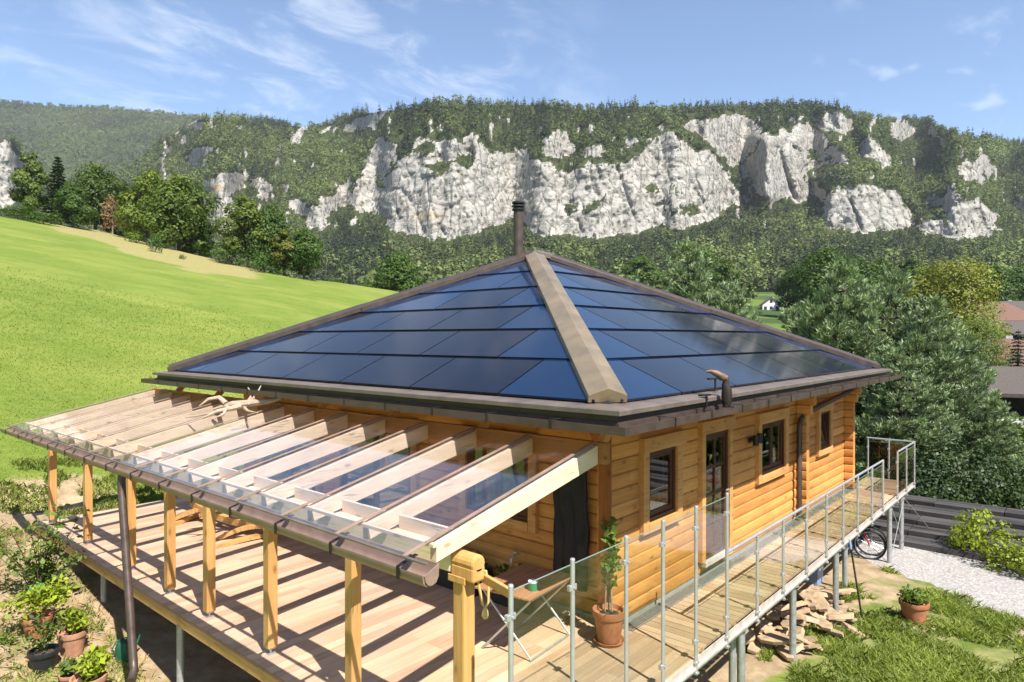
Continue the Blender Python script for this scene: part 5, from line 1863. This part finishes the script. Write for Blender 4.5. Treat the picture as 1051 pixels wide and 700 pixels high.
tree(B4, 45, 122, 2.2, 3, 'low dark hedge bush under the slim pale-trunked tree', (.75, .95, .7), 2.2)
tree(B4, 140, 121, 2.2, 3, 'bright low bush at the foot of the bare brown tree', (1.3, 1.4, .6), 1.4)
tree(B4, 160, 104, 3.1, 3, 'small lone dark bush standing in the dry strip', (.8, 1, .8), .62)
tree(B4, 187, 101, .9, 3, 'tiny round bush at the lower edge of the dry strip', (1.1, 1, .7), 1.0)
# second clump
tree(B1, 255, 112, 12.3, 10, 'tall yellow-green tree at the left of the clump half way down the meadow', (1.25, 1.15, .8), 1.0, G2)
tree(B2, 278, 112, 12.0, 10, 'dark crowned tree in the middle of the clump half way down the meadow', (.75, .9, .7), .72, G2)
tree(B3, 292, 109, 8.2, 10, 'small olive-brown tree in front of the dark one half way down the meadow', (1.3, .95, .8), 1.2, G2)
tree(B1, 312, 109, 8.6, 10, 'rounded dark tree at the right end of the clump half way down the meadow', (.85, 1, .8), 1.1, G2)
tree(B4, 238, 110, 3.8, 3, 'dark bush at the left foot of the clump half way down the meadow', (.7, .9, .7), 1.2)
tree(B4, 272, 107, 3.4, 3, 'wide dark bush under the middle of the clump half way down the meadow', (.7, .95, .7), 1.5)
tree(B2, 407, 150, 13.0, 10, 'solitary round dark tree at the lower end of the meadow, left of the roof', (.8, .95, .6), 1.08, G3)
tree(B4, 428, 143, 3.4, 3, 'small pale round bush at the foot of the solitary dark tree', (1.25, 1.3, .9), 1.4)
tree(B1, 480, 190, 11.5, 10, 'light green round tree showing just above the left slope of the roof', (1.35, 1.35, .9), 1.05, G3)
for i, (px_, f_, h, c_, w_) in enumerate([(345, 200, 12, (.75, .9, .75), 1.1), (364, 185, 9, (.7, .85, .75), 1.2), (336, 180, 8, (.8, .9, .8), 1.2), (378, 210, 11, (.8, .95, .8), 1.0), (448, 215, 10, (.7, .85, .75), 1.0), (462, 240, 12, (.8, .9, .75), 1.0), (507, 230, 10, (.75, .9, .7), 1.1), (350, 158, 6, (.8, .95, .8), 1.2)]):
    tree((B1, B2, B3)[i % 3], px_, f_, h, 10, ['blue-green tree between the meadow clump and the solitary dark tree, the tallest one', 'squat dark tree low between the meadow clump and the solitary dark tree', 'narrow dark tree right against the end of the meadow clump', 'dark tree just left of the solitary round tree', 'dark tree between the solitary round tree and the light green one', 'taller dark tree behind the light green round tree', 'dark slim tree right of the light green tree, behind the roof slope', 'low bushy tree on the lower brow of the meadow'][i], c_, w_, G3)
# valley trees behind the pines on the right
VT = [(850, 205, 252, (.75, .9, .7), 1, 'dark round tree above the roof, left of the big pines'), (820, 215, 270, (.65, .8, .65), 1.1, 'dark blue-green tree right of the small clearing'), (832, 240, 258, (.85, 1, .7), .9, 'mid green tree behind the dark one by the clearing'),
      (880, 225, 262, (.7, .85, .7), 1.0, 'dark tree rising behind the tip of the tallest pine'), (905, 230, 264, (.8, .9, .7), 1, 'rounded dark tree left of the golden tree'), (935, 225, 262, (.75, .9, .7), 1.1, 'broad dark tree touching the left side of the golden tree'),
      (1020, 235, 270, (.7, .85, .75), 1.2, 'dark blue-green tree right of the golden tree'), (1045, 255, 272, (.75, .9, .75), 1.2, 'dark tree at the right edge behind the small field'), 
      (745, 235, 262, (.8, .9, .7), 1, 'mid green tree just behind the first pine'), (722, 290, 255, (.8, .95, .7), 1, 'tree showing above the first pine'), (655, 265, 262, (.9, 1, .8), 1.2, 'small tree just above the ridge on its right side'), (610, 285, 266, (.9, 1.05, .8), 1.1, 'small tree showing above the roof just right of the ridge')]
for i, (px_, f_, h, c_, w_, lab) in enumerate(VT):
    tree((B2, B1, B3)[i % 3], px_, f_, height_to(px_, f_, h), 10, lab, c_, w_, G3)
tree(GT, 975, 92, height_to(975, 92, 262), 10, 'golden olive-coloured tree behind the pines on the right', (2.1, 1.5, 1.35), 1.0)
tree(GT, 957, 96, height_to(957, 96, 268), 10, 'paler golden tree merging with the olive-coloured one', (2.0, 1.55, 1.35), .85)
tree(GT, 1004, 52, height_to(1004, 52, 322), 10, 'airy grey-green birch-like tree in front of the village roofs', (1.5, 1.3, 1.35), .8)
tree(GT, 985, 56, height_to(985, 56, 330), 10, 'second airy grey-green tree just left of the birch-like one', (1.45, 1.3, 1.3), .8)
tree(B4, 1022, 44, 2.9, 3, 'bright green bush beside the brown-roofed chalet wall', (1.4, 1.5, .7), .75)
tree(B4, 1040, 70, 2.5, 3, 'dark bush in front of the brick-red roof', (.9, 1, .8), 1.0)
tree(B4, 1000, 30, 1.7, 3, 'dark bush on the slope below the brown-roofed chalet, left of its neighbour', (.9, 1, .8), 1.3)
tree(B4, 1032, 31, 1.6, 3, 'dark bush on the slope below the chalet, nearest the right edge', (1.0, 1.1, .8), 1.4)
tree(B4, 1060, 33, 1.6, 3, 'dark bush cut by the right edge above the hedge', (.9, 1, .8), 1.5)
tree(B4, 1018, 95, 3.5, 3, 'dark bush below the small field on the right', (.8, .95, .7), 1.4)
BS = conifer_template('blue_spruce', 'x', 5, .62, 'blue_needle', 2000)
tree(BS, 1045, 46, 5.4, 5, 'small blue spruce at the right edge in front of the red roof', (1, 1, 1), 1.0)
# trees below the drive, seen in the window panes
for i, (x, y, h, lab) in enumerate(((13, -17, 9, 'broad dark tree below the yard, opposite the brown door'), (20, -19, 10, 'tall dark tree below the yard, opposite the double window'), (27, -15, 9, 'rounded dark tree below the yard, opposite the far end of the walkway'), (34, -21, 11, 'tallest dark tree below the yard, beyond the timber steps'), (8, -21, 9, 'dark tree below the yard, behind the drive'), (41, -14, 10, 'dark tree below the yard, beside the lower lane'), (38, -5.5, 6, 'dark tree beside the lower lane, nearest the timber steps'), (46, -8.5, 7, 'dark tree beside the lower lane, second along'), (54, -11.5, 7, 'dark tree beside the lower lane, farthest along'), (36, -10, 6, 'dark tree on the bank above the lower lane'))):
    copy_thing(B2, (x, y, gz(x, y) - .1), i * 1.1, (h / 8.5, h / 8.5, (h - gz(x, y) - 2) / 10), lab, (.7, .85, .7), 'trees below the yard')
H0 = broad_template('hedge_shrub', 'x', 4, 1.1, 2500, .12, mat='leaf', lobes=14, low=.05, zlo=.05)
H0['category'] = 'shrub'
for i, (x, lab) in enumerate(((10.5, 'by the drive'), (13.2, 'opposite the first window'), (16, 'opposite the brown door'), (19, 'opposite the double window'), (22, 'opposite the narrow window'), (25.2, 'opposite the end of the walkway'), (28.5, 'beyond the end of the timber steps'))):
    o = H0 if i == 0 else copy_thing(H0, (0, 0, 0), i, 1.0, None, (.75, .9, .7))
    y = -7.4 - .5 * (i % 2) - .12 * max(0, x - 20)
    o.location = (x, y, gz(x, y) - .1); o.scale = (1.25, 1.25, (1.6 + .5 * (i % 3) - gz(x, y)) / 3.9)
    o['label'] = 'dense green hedge shrub below the yard, ' + lab; o['group'] = 'hedge below the yard'
# pines just behind the house
P1 = pine_template('pine_tree', 'x', 9, 2.5, tops=3)
P2_ = pine_template('pine_tree', 'x', 9, 2.9, tops=4)
GP = 'silvery pines behind the house'
PINES = [(P1, 706, 33, 246, 'tall silvery pine with a bunched top, directly behind the roof slope', .85), (P2_, 752, 32, 284, 'lower spreading pine right of the bunched-top pine, behind the roof', .9), (P1, 655, 36, 280, 'small pine peeping over the roof left of the bunched-top pine', .8),
         (P2_, 858, 28, 266, 'largest silvery pine behind the right corner of the roof', 1.0), (P1, 908, 29, 276, 'pine close right of the largest one, with spiky upright shoots', 1.05), (P2_, 944, 27, 300, 'dense pine filling the space above the end of the walkway', 1.05), (P1, 984, 30, 334, 'pine on the right, below the golden tree', 1.0), (P2_, 1012, 25, 404, 'lowest pine at the right, above the dark shrubs', 1.1),
         (P2_, 822, 31, 312, 'shorter pine at the left edge of the pine group by the roof corner', .95), (P1, 925, 23.5, 352, 'low pine just behind the far end of the walkway', 1.2)]
for src, px_, f_, yt, lab, w_ in PINES:
    tree(src, px_, f_, height_to(px_, f_, yt), 9, lab, (1.02, 1.14, 1.14), w_, GP)
# hedge of dark conifers behind the timber steps
H1 = broad_template('hedge_shrub', 'x', 4, 1.25, 8000, .06, mat='dark_needle', lobes=14, low=.05, zlo=.05, tone=.4)
H1['category'] = 'shrub'
for px_, f_, h, lab, c_ in ((965, 22.5, 3.6, 'dark green shrub at the left end of the clipped mass behind the timber steps', (1.2, 1.2, 1)), (1000, 23.5, 3.4, 'dark green shrub in the middle of the mass behind the timber steps', (1.0, 1.1, 1)), (1040, 22.5, 3.3, 'dark green shrub at the right of the mass behind the timber steps', (1.4, 1.35, 1)), (1085, 23.0, 3.3, 'dark green shrub cut by the right edge behind the timber steps', (1.2, 1.2, 1)), (930, 22.5, 3.0, 'dark green shrub right behind the end of the walkway', (.9, 1, .9))):
    tree(H1, px_, f_, h, 4, lab, c_, 1.0, 'dark shrubs behind the timber steps', dz=-.3)
# bright broadleaf shrub between gravel and steps
S1 = broad_template('leafy_shrub', 'x', 1.6, 1.5, 1100, .06, mat='bright_leaf', lobes=9, low=.12, zlo=.05)
S1['category'] = 'shrub'
for px_, f_, h, lab, w_ in ((1006, 15.9, 1.3, 'bright leafy shrub with one tall shoot between the gravel and the timber steps', .75), (1034, 15.0, .95, 'bright leafy shrub sprawling right beside the gravel', 1.1), (1070, 14.4, 1.0, 'bright leafy shrub cut by the right edge beside the gravel', 1.2), (982, 16.2, .7, 'smallest bright leafy shrub at the top of the gravel', .9)):
    tree(S1, px_, f_, h, 1.6, lab, (1, 1, 1), w_, 'bright shrubs beside the gravel')

# ------------------------------------------------------------------ grass
def blades(name, X, Y, h, w, mat, tint, spread=.5):
    n = len(X)
    Z = ground(X, Y) - .01
    a = rng.uniform(0, 6.28, n); hh = h * rng.uniform(.5, 1.3, n)
    lean = rng.normal(0, spread, (n, 2)) * hh[:, None]
    s = np.stack([np.cos(a), np.sin(a), 0 * a], 1) * (w * rng.uniform(.6, 1.4, n))[:, None]
    b = np.stack([X, Y, Z], 1)
    tip = b + np.stack([lean[:, 0], lean[:, 1], hh], 1)
    mid = b + np.stack([lean[:, 0] * .35, lean[:, 1] * .35, hh * .6], 1)
    v = np.stack([b - s, b + s, mid + s * .8, tip, mid - s * .8], 1).reshape(-1, 3)
    f = np.arange(n * 5).reshape(n, 5)
    o = np_mesh(name, v, f, mat, None, np.clip(tint, 0, 1))
    tag(o, kind='stuff')
    return o


n = 560000
fR = rng.uniform(4.5, 22, n); rr = rng.uniform(.08, .95, n) * fR
XX = FW[0] * fR + RT[0] * rr; YY = FW[1] * fR + RT[1] * rr
tuft = fbm(XX / .55, YY / .55, 0, 3, 91)
keep = (YY < 3.9) & (YY > -6) & (XX > 6) & ~inpoly(XX + .25 * vnoise(XX * 2, YY * 2, 0, 92), YY, GRAVEL) & (tuft > -.6) & ~((np.hypot((XX - 15.6) / 2.2, (YY - 3.4) / 1.0) < 1) & (tuft < .4)) & ~((YY > 3.4) & (XX < 14.4) & (tuft < .2)) & (XX < 18.8)
keep &= rng.uniform(0, 1, n) < np.clip(.6 + tuft, .15, 1)
XX, YY, tuft = XX[keep], YY[keep], tuft[keep]
n = 26000
x2 = rng.uniform(5.0, 10.5, n); y2 = rng.uniform(.3, 3.3, n)
XX = np.concatenate([XX, x2]); YY = np.concatenate([YY, y2]); tuft = np.concatenate([tuft, fbm(x2 / .55, y2 / .55, 0, 3, 91)])
blades('yard_grass', XX, YY, .11, .008, 'grass_blade', .45 + .3 * tuft + rng.uniform(-.3, .3, len(XX)), .7)
# broad-leaved weeds in the yard and on the slope
n = 2600
fR = rng.uniform(6, 20, n); rr = rng.uniform(.1, .95, n) * fR
XX = FW[0] * fR + RT[0] * rr; YY = FW[1] * fR + RT[1] * rr
cl = fbm(XX / 1.1, YY / 1.1, 0, 2, 93)
k_ = (YY < 2.9) & (YY > -5) & (cl > .12) & ~inpoly(XX, YY, GRAVEL) & (XX < 18.5)
XX, YY = np.repeat(XX[k_], 9), np.repeat(YY[k_], 9)
XX = XX + rng.normal(0, .07, len(XX)); YY = YY + rng.normal(0, .07, len(YY))
v, f = leaf_quads(np.stack([XX, YY, ground(XX, YY) + rng.uniform(.01, .16, len(XX))], 1), .05, .8, .45)
tag(np_mesh('yard_weeds', v, f, 'leaf', None, rng.uniform(.35, 1, len(f))), kind='stuff')
n = 900
XX = rng.uniform(.4, 3.6, n); YY = rng.uniform(6, 16.5, n)
cl = fbm(XX / .9, YY / .9, 0, 2, 97)
k_ = cl > -.05
XX, YY = np.repeat(XX[k_], 10), np.repeat(YY[k_], 10)
XX = XX + rng.normal(0, .08, len(XX)); YY = YY + rng.normal(0, .08, len(YY))
v, f = leaf_quads(np.stack([XX, YY, ground(XX, YY) + rng.uniform(.0, .14, len(XX))], 1), .032, .8, .45)
tag(np_mesh('slope_weeds', v, f, 'leaf', None, rng.uniform(.3, 1, len(f))), kind='stuff')
# left slope: rank growth along the cut bank, thin grass round the pots, meadow grass above
n = 30000
XX = rng.uniform(.5, 10.5, n); YY = rng.uniform(16.6, 19.4, n)
g_ = fbm(XX / .8, YY / .8, 0, 3, 94)
k_ = (g_ > -.1) & (YY > 17.3 - .3 * (XX > 4.5))
XX, YY, g_ = XX[k_], YY[k_], g_[k_]
blades('bank_growth', XX, YY, .13, .012, 'grass_blade', .25 + .4 * g_ + rng.uniform(-.25, .25, len(XX)), .6)
n = 30000
XX = rng.uniform(.2, 3.7, n); YY = rng.uniform(5.5, 16.5, n)
g_ = fbm(XX / .6, YY / .6, 0, 3, 95)
k_ = g_ > .12
XX, YY, g_ = XX[k_], YY[k_], g_[k_]
blades('slope_grass', XX, YY, .09, .008, 'grass_blade', .3 + .5 * g_ + rng.uniform(-.25, .35, len(XX)), .7)
n = 9000
XX = rng.uniform(.2, 3.9, n); YY = rng.uniform(5.5, 17, n)
blades('dry_stalks', XX, YY, .08, .006, 'dry_grass', rng.uniform(0, 1, n), 1.0)
n = 130000
fR = 13 + 40 * np.minimum(rng.uniform(0, 1, n), rng.uniform(0, 1, n)) ** 1.4; rr = rng.uniform(-.80, -.05, n) * fR
XX = FW[0] * fR + RT[0] * rr; YY = FW[1] * fR + RT[1] * rr
k_ = (YY > 18.0) & ((XX < 20) | (YY > 22))
XX, YY, fR = XX[k_], YY[k_], fR[k_]
g_ = fbm(XX / 1.5, YY / 1.5, 0, 3, 96)
sz = np.clip(fR / 25, .6, 2.2)
blades('meadow_grass', XX, YY, .05 * sz, .009 * sz, 'meadow_blade', .6 + .25 * g_ + rng.uniform(-.25, .25, len(XX)), .8)
# ------------------------------------------------------------------ the village below
def cottage(name, label, px_, f_, w, d, wall_h, roof_h, wall_m, roof_m, rz, z=None, over=.5, windows=3, door=True, dz=0, ridge=None):
    x, y, zg = at_px(px_, f_)
    z = zg if z is None else z
    if ridge: z = CAMZ + (HYP - ridge) / FPX * f_ - wall_h - roof_h
    e = local(thing(name, label, 'house', (x, y, z + dz), 'houses in the village', rz))
    mb = MB()
    mb.box((-w / 2, -d / 2, -6), (w / 2, d / 2, wall_h))
    mb.prism([(-w / 2, -d / 2, wall_h), (w / 2, -d / 2, wall_h), (0, -d / 2, wall_h + roof_h * .96)], (0, d, 0))
    mb.build('wall', wall_m, e)
    mb = MB()
    s = roof_h / (w / 2)
    for sg in (-1, 1):
        mb.prism([(sg * (w / 2 + over), -d / 2 - over, wall_h - over * s), (0, -d / 2 - over, wall_h + roof_h), (0, -d / 2 - over, wall_h + roof_h + .22), (sg * (w / 2 + over), -d / 2 - over, wall_h - over * s + .22)][::sg], (0, d + 2 * over, 0))
    ro = part_parent(mb.build('roof', roof_m, e), e)
    mb = MB(); mb.box((w * .18, d * .1, wall_h), (w * .18 + .6, d * .1 + .6, wall_h + roof_h + .5)); mb.build('chimney', 'concrete', ro)
    for i in range(windows):
        for row in range(max(1, int(wall_h // 2.6))):
            u = -w / 2 + w * (i + .5) / windows
            z0 = .9 + row * 2.6
            mb = MB(); mb.box((u - .5, -d / 2 - .06, z0), (u + .5, -d / 2 + .02, z0 + 1.2)); mb.build('window', 'dark_board', e)
    mb = MB(); mb.box((-.45, -d / 2 - .08, wall_h + roof_h * .2), (.45, -d / 2 + .02, wall_h + roof_h * .2 + 1.1)); mb.build('window', 'dark_board', e)
    for i in range(3):
        u = -d / 2 + d * (i + .5) / 3
        for sg in (-1, 1):
            mb = MB(); mb.box((sg * w / 2 - .05, u - .5, .9), (sg * w / 2 + .05, u + .5, 2.1)); mb.build('window', 'dark_board', e)
    if door:
        mb = MB(); mb.box((w * .28, -d / 2 - .07, 0), (w * .28 + 1, -d / 2 + .02, 2.1)); mb.build('door', 'brown_frame', e)
    return e


FACE = PSI - R(90)
cottage('village_house', 'small white gabled house among the trees in the valley beyond the roof', 790, 255, 6.2, 6.5, 3.0, 2.4, 'white_wall', 'brown_tile', FACE + R(-12), over=.4, ridge=306)
cottage('village_house', 'white walled house with a brown gabled roof at the right edge below the small field', 1048, 125, 10, 9, 3.6, 3.8, 'white_wall', 'brown_tile', FACE + R(70), over=.9, ridge=310)
cottage('village_house', 'dark low roof just below the white house at the right edge', 1040, 100, 14, 8, 2.4, 1.8, 'dark_board', 'brown_tile', FACE + R(85), over=.7, ridge=331)
cottage('village_house', 'house with a brick-red tiled roof at the right edge behind the blue spruce', 1062, 62, 9, 10, 3.0, 2.6, 'white_wall', 'roof_tile', FACE + R(80), over=.8, ridge=350)
cottage('chalet', 'dark brown chalet with a wide low roof and a pale wall right of the pines', 1003, 43, 4.6, 6.5, 2.3, .95, 'dark_board', 'brown_tile', FACE + R(62), over=1.3, ridge=379)
cottage('village_house', 'orange-brown roofed house half hidden behind the airy birch-like tree', 1003, 108, 14, 8, 2.8, 2.8, 'white_wall', 'roof_tile', FACE + R(88), over=.7, ridge=312)
# parked car by the spruce
x, y, z = at_px(1046, 43)
e = local(thing('parked_car', 'dark blue car parked below the blue spruce at the right edge', 'car', (x, y, z + .15), rz=FACE + R(10)))
mb = MB()
pr = [(-2.0, .35), (-2.05, .7), (-1.9, .88), (-1.2, .95), (-.7, 1.38), (.75, 1.42), (1.35, .98), (2.0, .85), (2.1, .6), (2.05, .35)]
mb.prism([(a, -.82, b) for a, b in pr], (0, 1.64, 0)); mb.build('body', 'car_blue', e, bevel=.08)
mb = MB(); mb.prism([(a, -.83, b) for a, b in ((-1.05, .98), (-.65, 1.32), (.7, 1.35), (1.15, .99))], (0, 1.66, 0)); mb.build('side_window', 'dark_board', e)
for a in (-1.3, 1.3):
    for s in (-.84, .66):
        mb = MB(); mb.tube([(a, s, .33), (a, s + .18, .33)], .33, 18); mb.build('wheel', 'rubber', e)
x, y, z = at_px(1046, 36)
e = thing('garden_terrace', 'pale paved terrace edge at the right edge below the chalet', 'terrace', (x, y, z))
mb = MB(); mb.bar((x - .8 * RT[0], y - .8 * RT[1], z + .1), (x + 7 * RT[0], y + 7 * RT[1], z + .1), 2.4, .5)
mb.build('paving', 'limestone', e)
# ------------------------------------------------------------------ light and sky
SUN_EL = R(53.6)
sd = Vector((.21, .70, -.9905)).normalized()
SUN_EL = math.asin(-sd.z)
sun_d = bpy.data.lights.new('sun', 'SUN')
sun_d.energy = 5.0
sun_d.angle = R(.53)
sun_d.color = (1.0, .955, .89)
sun = bpy.data.objects.new('sun', sun_d)
col.objects.link(sun)
sun.rotation_euler = sd.to_track_quat('-Z', 'Y').to_euler()
world = bpy.data.worlds.new('World')
scene.world = world
world.use_nodes = True
wt = world.node_tree
wt.nodes.clear()
out = wt.nodes.new('ShaderNodeOutputWorld')
bg = wt.nodes.new('ShaderNodeBackground')
sky = wt.nodes.new('ShaderNodeTexSky')
sky.sky_type = 'NISHITA'
sky.sun_disc = False
sky.sun_elevation = SUN_EL
sky.sun_rotation = math.atan2(-sd.x, -sd.y)
sky.altitude = 700
sky.air_density = 1.0
sky.dust_density = .25
sky.ozone_density = 2.6
bg.inputs['Strength'].default_value = .105
# thin high cloud, by direction on the sky
tc = wt.nodes.new('ShaderNodeTexCoord')
sep = wt.nodes.new('ShaderNodeSeparateXYZ'); wt.links.new(tc.outputs['Generated'], sep.inputs[0])


def wmath(op, a, b=0.0, c=0.0):
    n_ = wt.nodes.new('ShaderNodeMath'); n_.operation = op
    for i, v in enumerate((a, b, c)):
        if isinstance(v, bpy.types.NodeSocket): wt.links.new(v, n_.inputs[i])
        else: n_.inputs[i].default_value = v
    return n_.outputs[0]


zc = wmath('MAXIMUM', sep.outputs[2], .02)
den = wmath('ADD', zc, .12)
cx_ = wmath('DIVIDE', sep.outputs[0], den); cy_ = wmath('DIVIDE', sep.outputs[1], den)
cv = wt.nodes.new('ShaderNodeCombineXYZ'); wt.links.new(cx_, cv.inputs[0]); wt.links.new(cy_, cv.inputs[1])
mp = wt.nodes.new('ShaderNodeMapping'); mp.inputs['Rotation'].default_value = (0, 0, R(20)); mp.inputs['Scale'].default_value = (1.0, 1.6, 1)
wt.links.new(cv.outputs[0], mp.inputs[0])


def wnoise(vec, scale, detail, rough, dist=0):
    n_ = wt.nodes.new('ShaderNodeTexNoise')
    n_.inputs['Scale'].default_value = scale; n_.inputs['Detail'].default_value = detail; n_.inputs['Roughness'].default_value = rough; n_.inputs['Distortion'].default_value = dist
    wt.links.new(vec, n_.inputs['Vector'])
    return n_.outputs['Fac']


def wramp(v, a, b):
    n_ = wt.nodes.new('ShaderNodeMapRange'); n_.interpolation_type = 'SMOOTHSTEP'
    n_.inputs['From Min'].default_value = a; n_.inputs['From Max'].default_value = b
    wt.links.new(v, n_.inputs['Value'])
    return n_.outputs['Result']


def dirdot(px_, py_):
    d = np.array([FW[0] + RT[0] * (px_ - CXP) / FPX, FW[1] + RT[1] * (px_ - CXP) / FPX, (HYP - py_) / FPX])
    d /= np.linalg.norm(d)
    n_ = wt.nodes.new('ShaderNodeVectorMath'); n_.operation = 'DOT_PRODUCT'
    wt.links.new(tc.outputs['Generated'], n_.inputs[0]); n_.inputs[1].default_value = d
    return n_.outputs['Value']


puff = wramp(wnoise(mp.outputs[0], 3.4, 7, .62, .5), .44, .72)
m1 = wramp(dirdot(330, 55), math.cos(R(21)), math.cos(R(6)))
m2 = wmath('MULTIPLY', wramp(dirdot(500, 92), math.cos(R(12)), math.cos(R(4))), .45)
m3 = wmath('MULTIPLY', wramp(dirdot(70, 20), math.cos(R(20)), math.cos(R(6))), .55)
wisp = wramp(wnoise(mp.outputs[0], 5.5, 5, .5, .2), .56, .74)
m4 = wmath('MULTIPLY', wramp(dirdot(985, 55), math.cos(R(11)), math.cos(R(4))), wmath('MULTIPLY', wisp, .6))
lay = wmath('MAXIMUM', wmath('MULTIPLY', puff, wmath('MAXIMUM', wmath('MAXIMUM', m1, m2), m3)), m4)
high = wmath('MULTIPLY', wramp(wnoise(mp.outputs[0], 1.3, 6, .6, .3), .48, .75), wramp(sep.outputs[2], .62, .85))
fac = wmath('MULTIPLY', wmath('MAXIMUM', lay, wmath('MULTIPLY', high, .4)), .38)
mx = wt.nodes.new('ShaderNodeMix'); mx.data_type = 'RGBA'
wt.links.new(fac, mx.inputs[0]); wt.links.new(sky.outputs[0], mx.inputs[6]); mx.inputs[7].default_value = (6.0, 6.2, 6.5, 1)
wt.links.new(mx.outputs[2], bg.inputs['Color'])
wt.links.new(bg.outputs[0], out.inputs[0])

# the air of the valley
HAZE = True
if HAZE:
    hm = bpy.data.materials.new('haze'); hm.use_nodes = True
    ht = hm.node_tree; ht.nodes.clear()
    ho = ht.nodes.new('ShaderNodeOutputMaterial'); hv = ht.nodes.new('ShaderNodeVolumePrincipled')
    hv.inputs['Color'].default_value = (.86, .92, 1.0, 1)
    hv.inputs['Density'].default_value = .000055
    ht.links.new(hv.outputs[0], ho.inputs['Volume'])
    M['haze'] = hm
    mb = MB(); mb.box((-3300, -3300, -700), (3300, 3300, 860))
    tag(mb.build('haze', 'haze', None), kind='stuff')

done()
scene.render.engine = 'CYCLES'
cy = scene.cycles
cy.max_bounces = 7
cy.diffuse_bounces = 3
cy.glossy_bounces = 4
cy.transmission_bounces = 4
cy.transparent_max_bounces = 24
cy.volume_bounces = 0
cy.sample_clamp_indirect = 6
cy.use_denoising = True
cy.denoiser = 'OPENIMAGEDENOISE'
cy.caustics_reflective = False
cy.caustics_refractive = False
scene.view_settings.view_transform = 'Standard'
scene.view_settings.look = 'None'
scene.view_settings.gamma = 1.0
scene.view_settings.exposure = 1.05
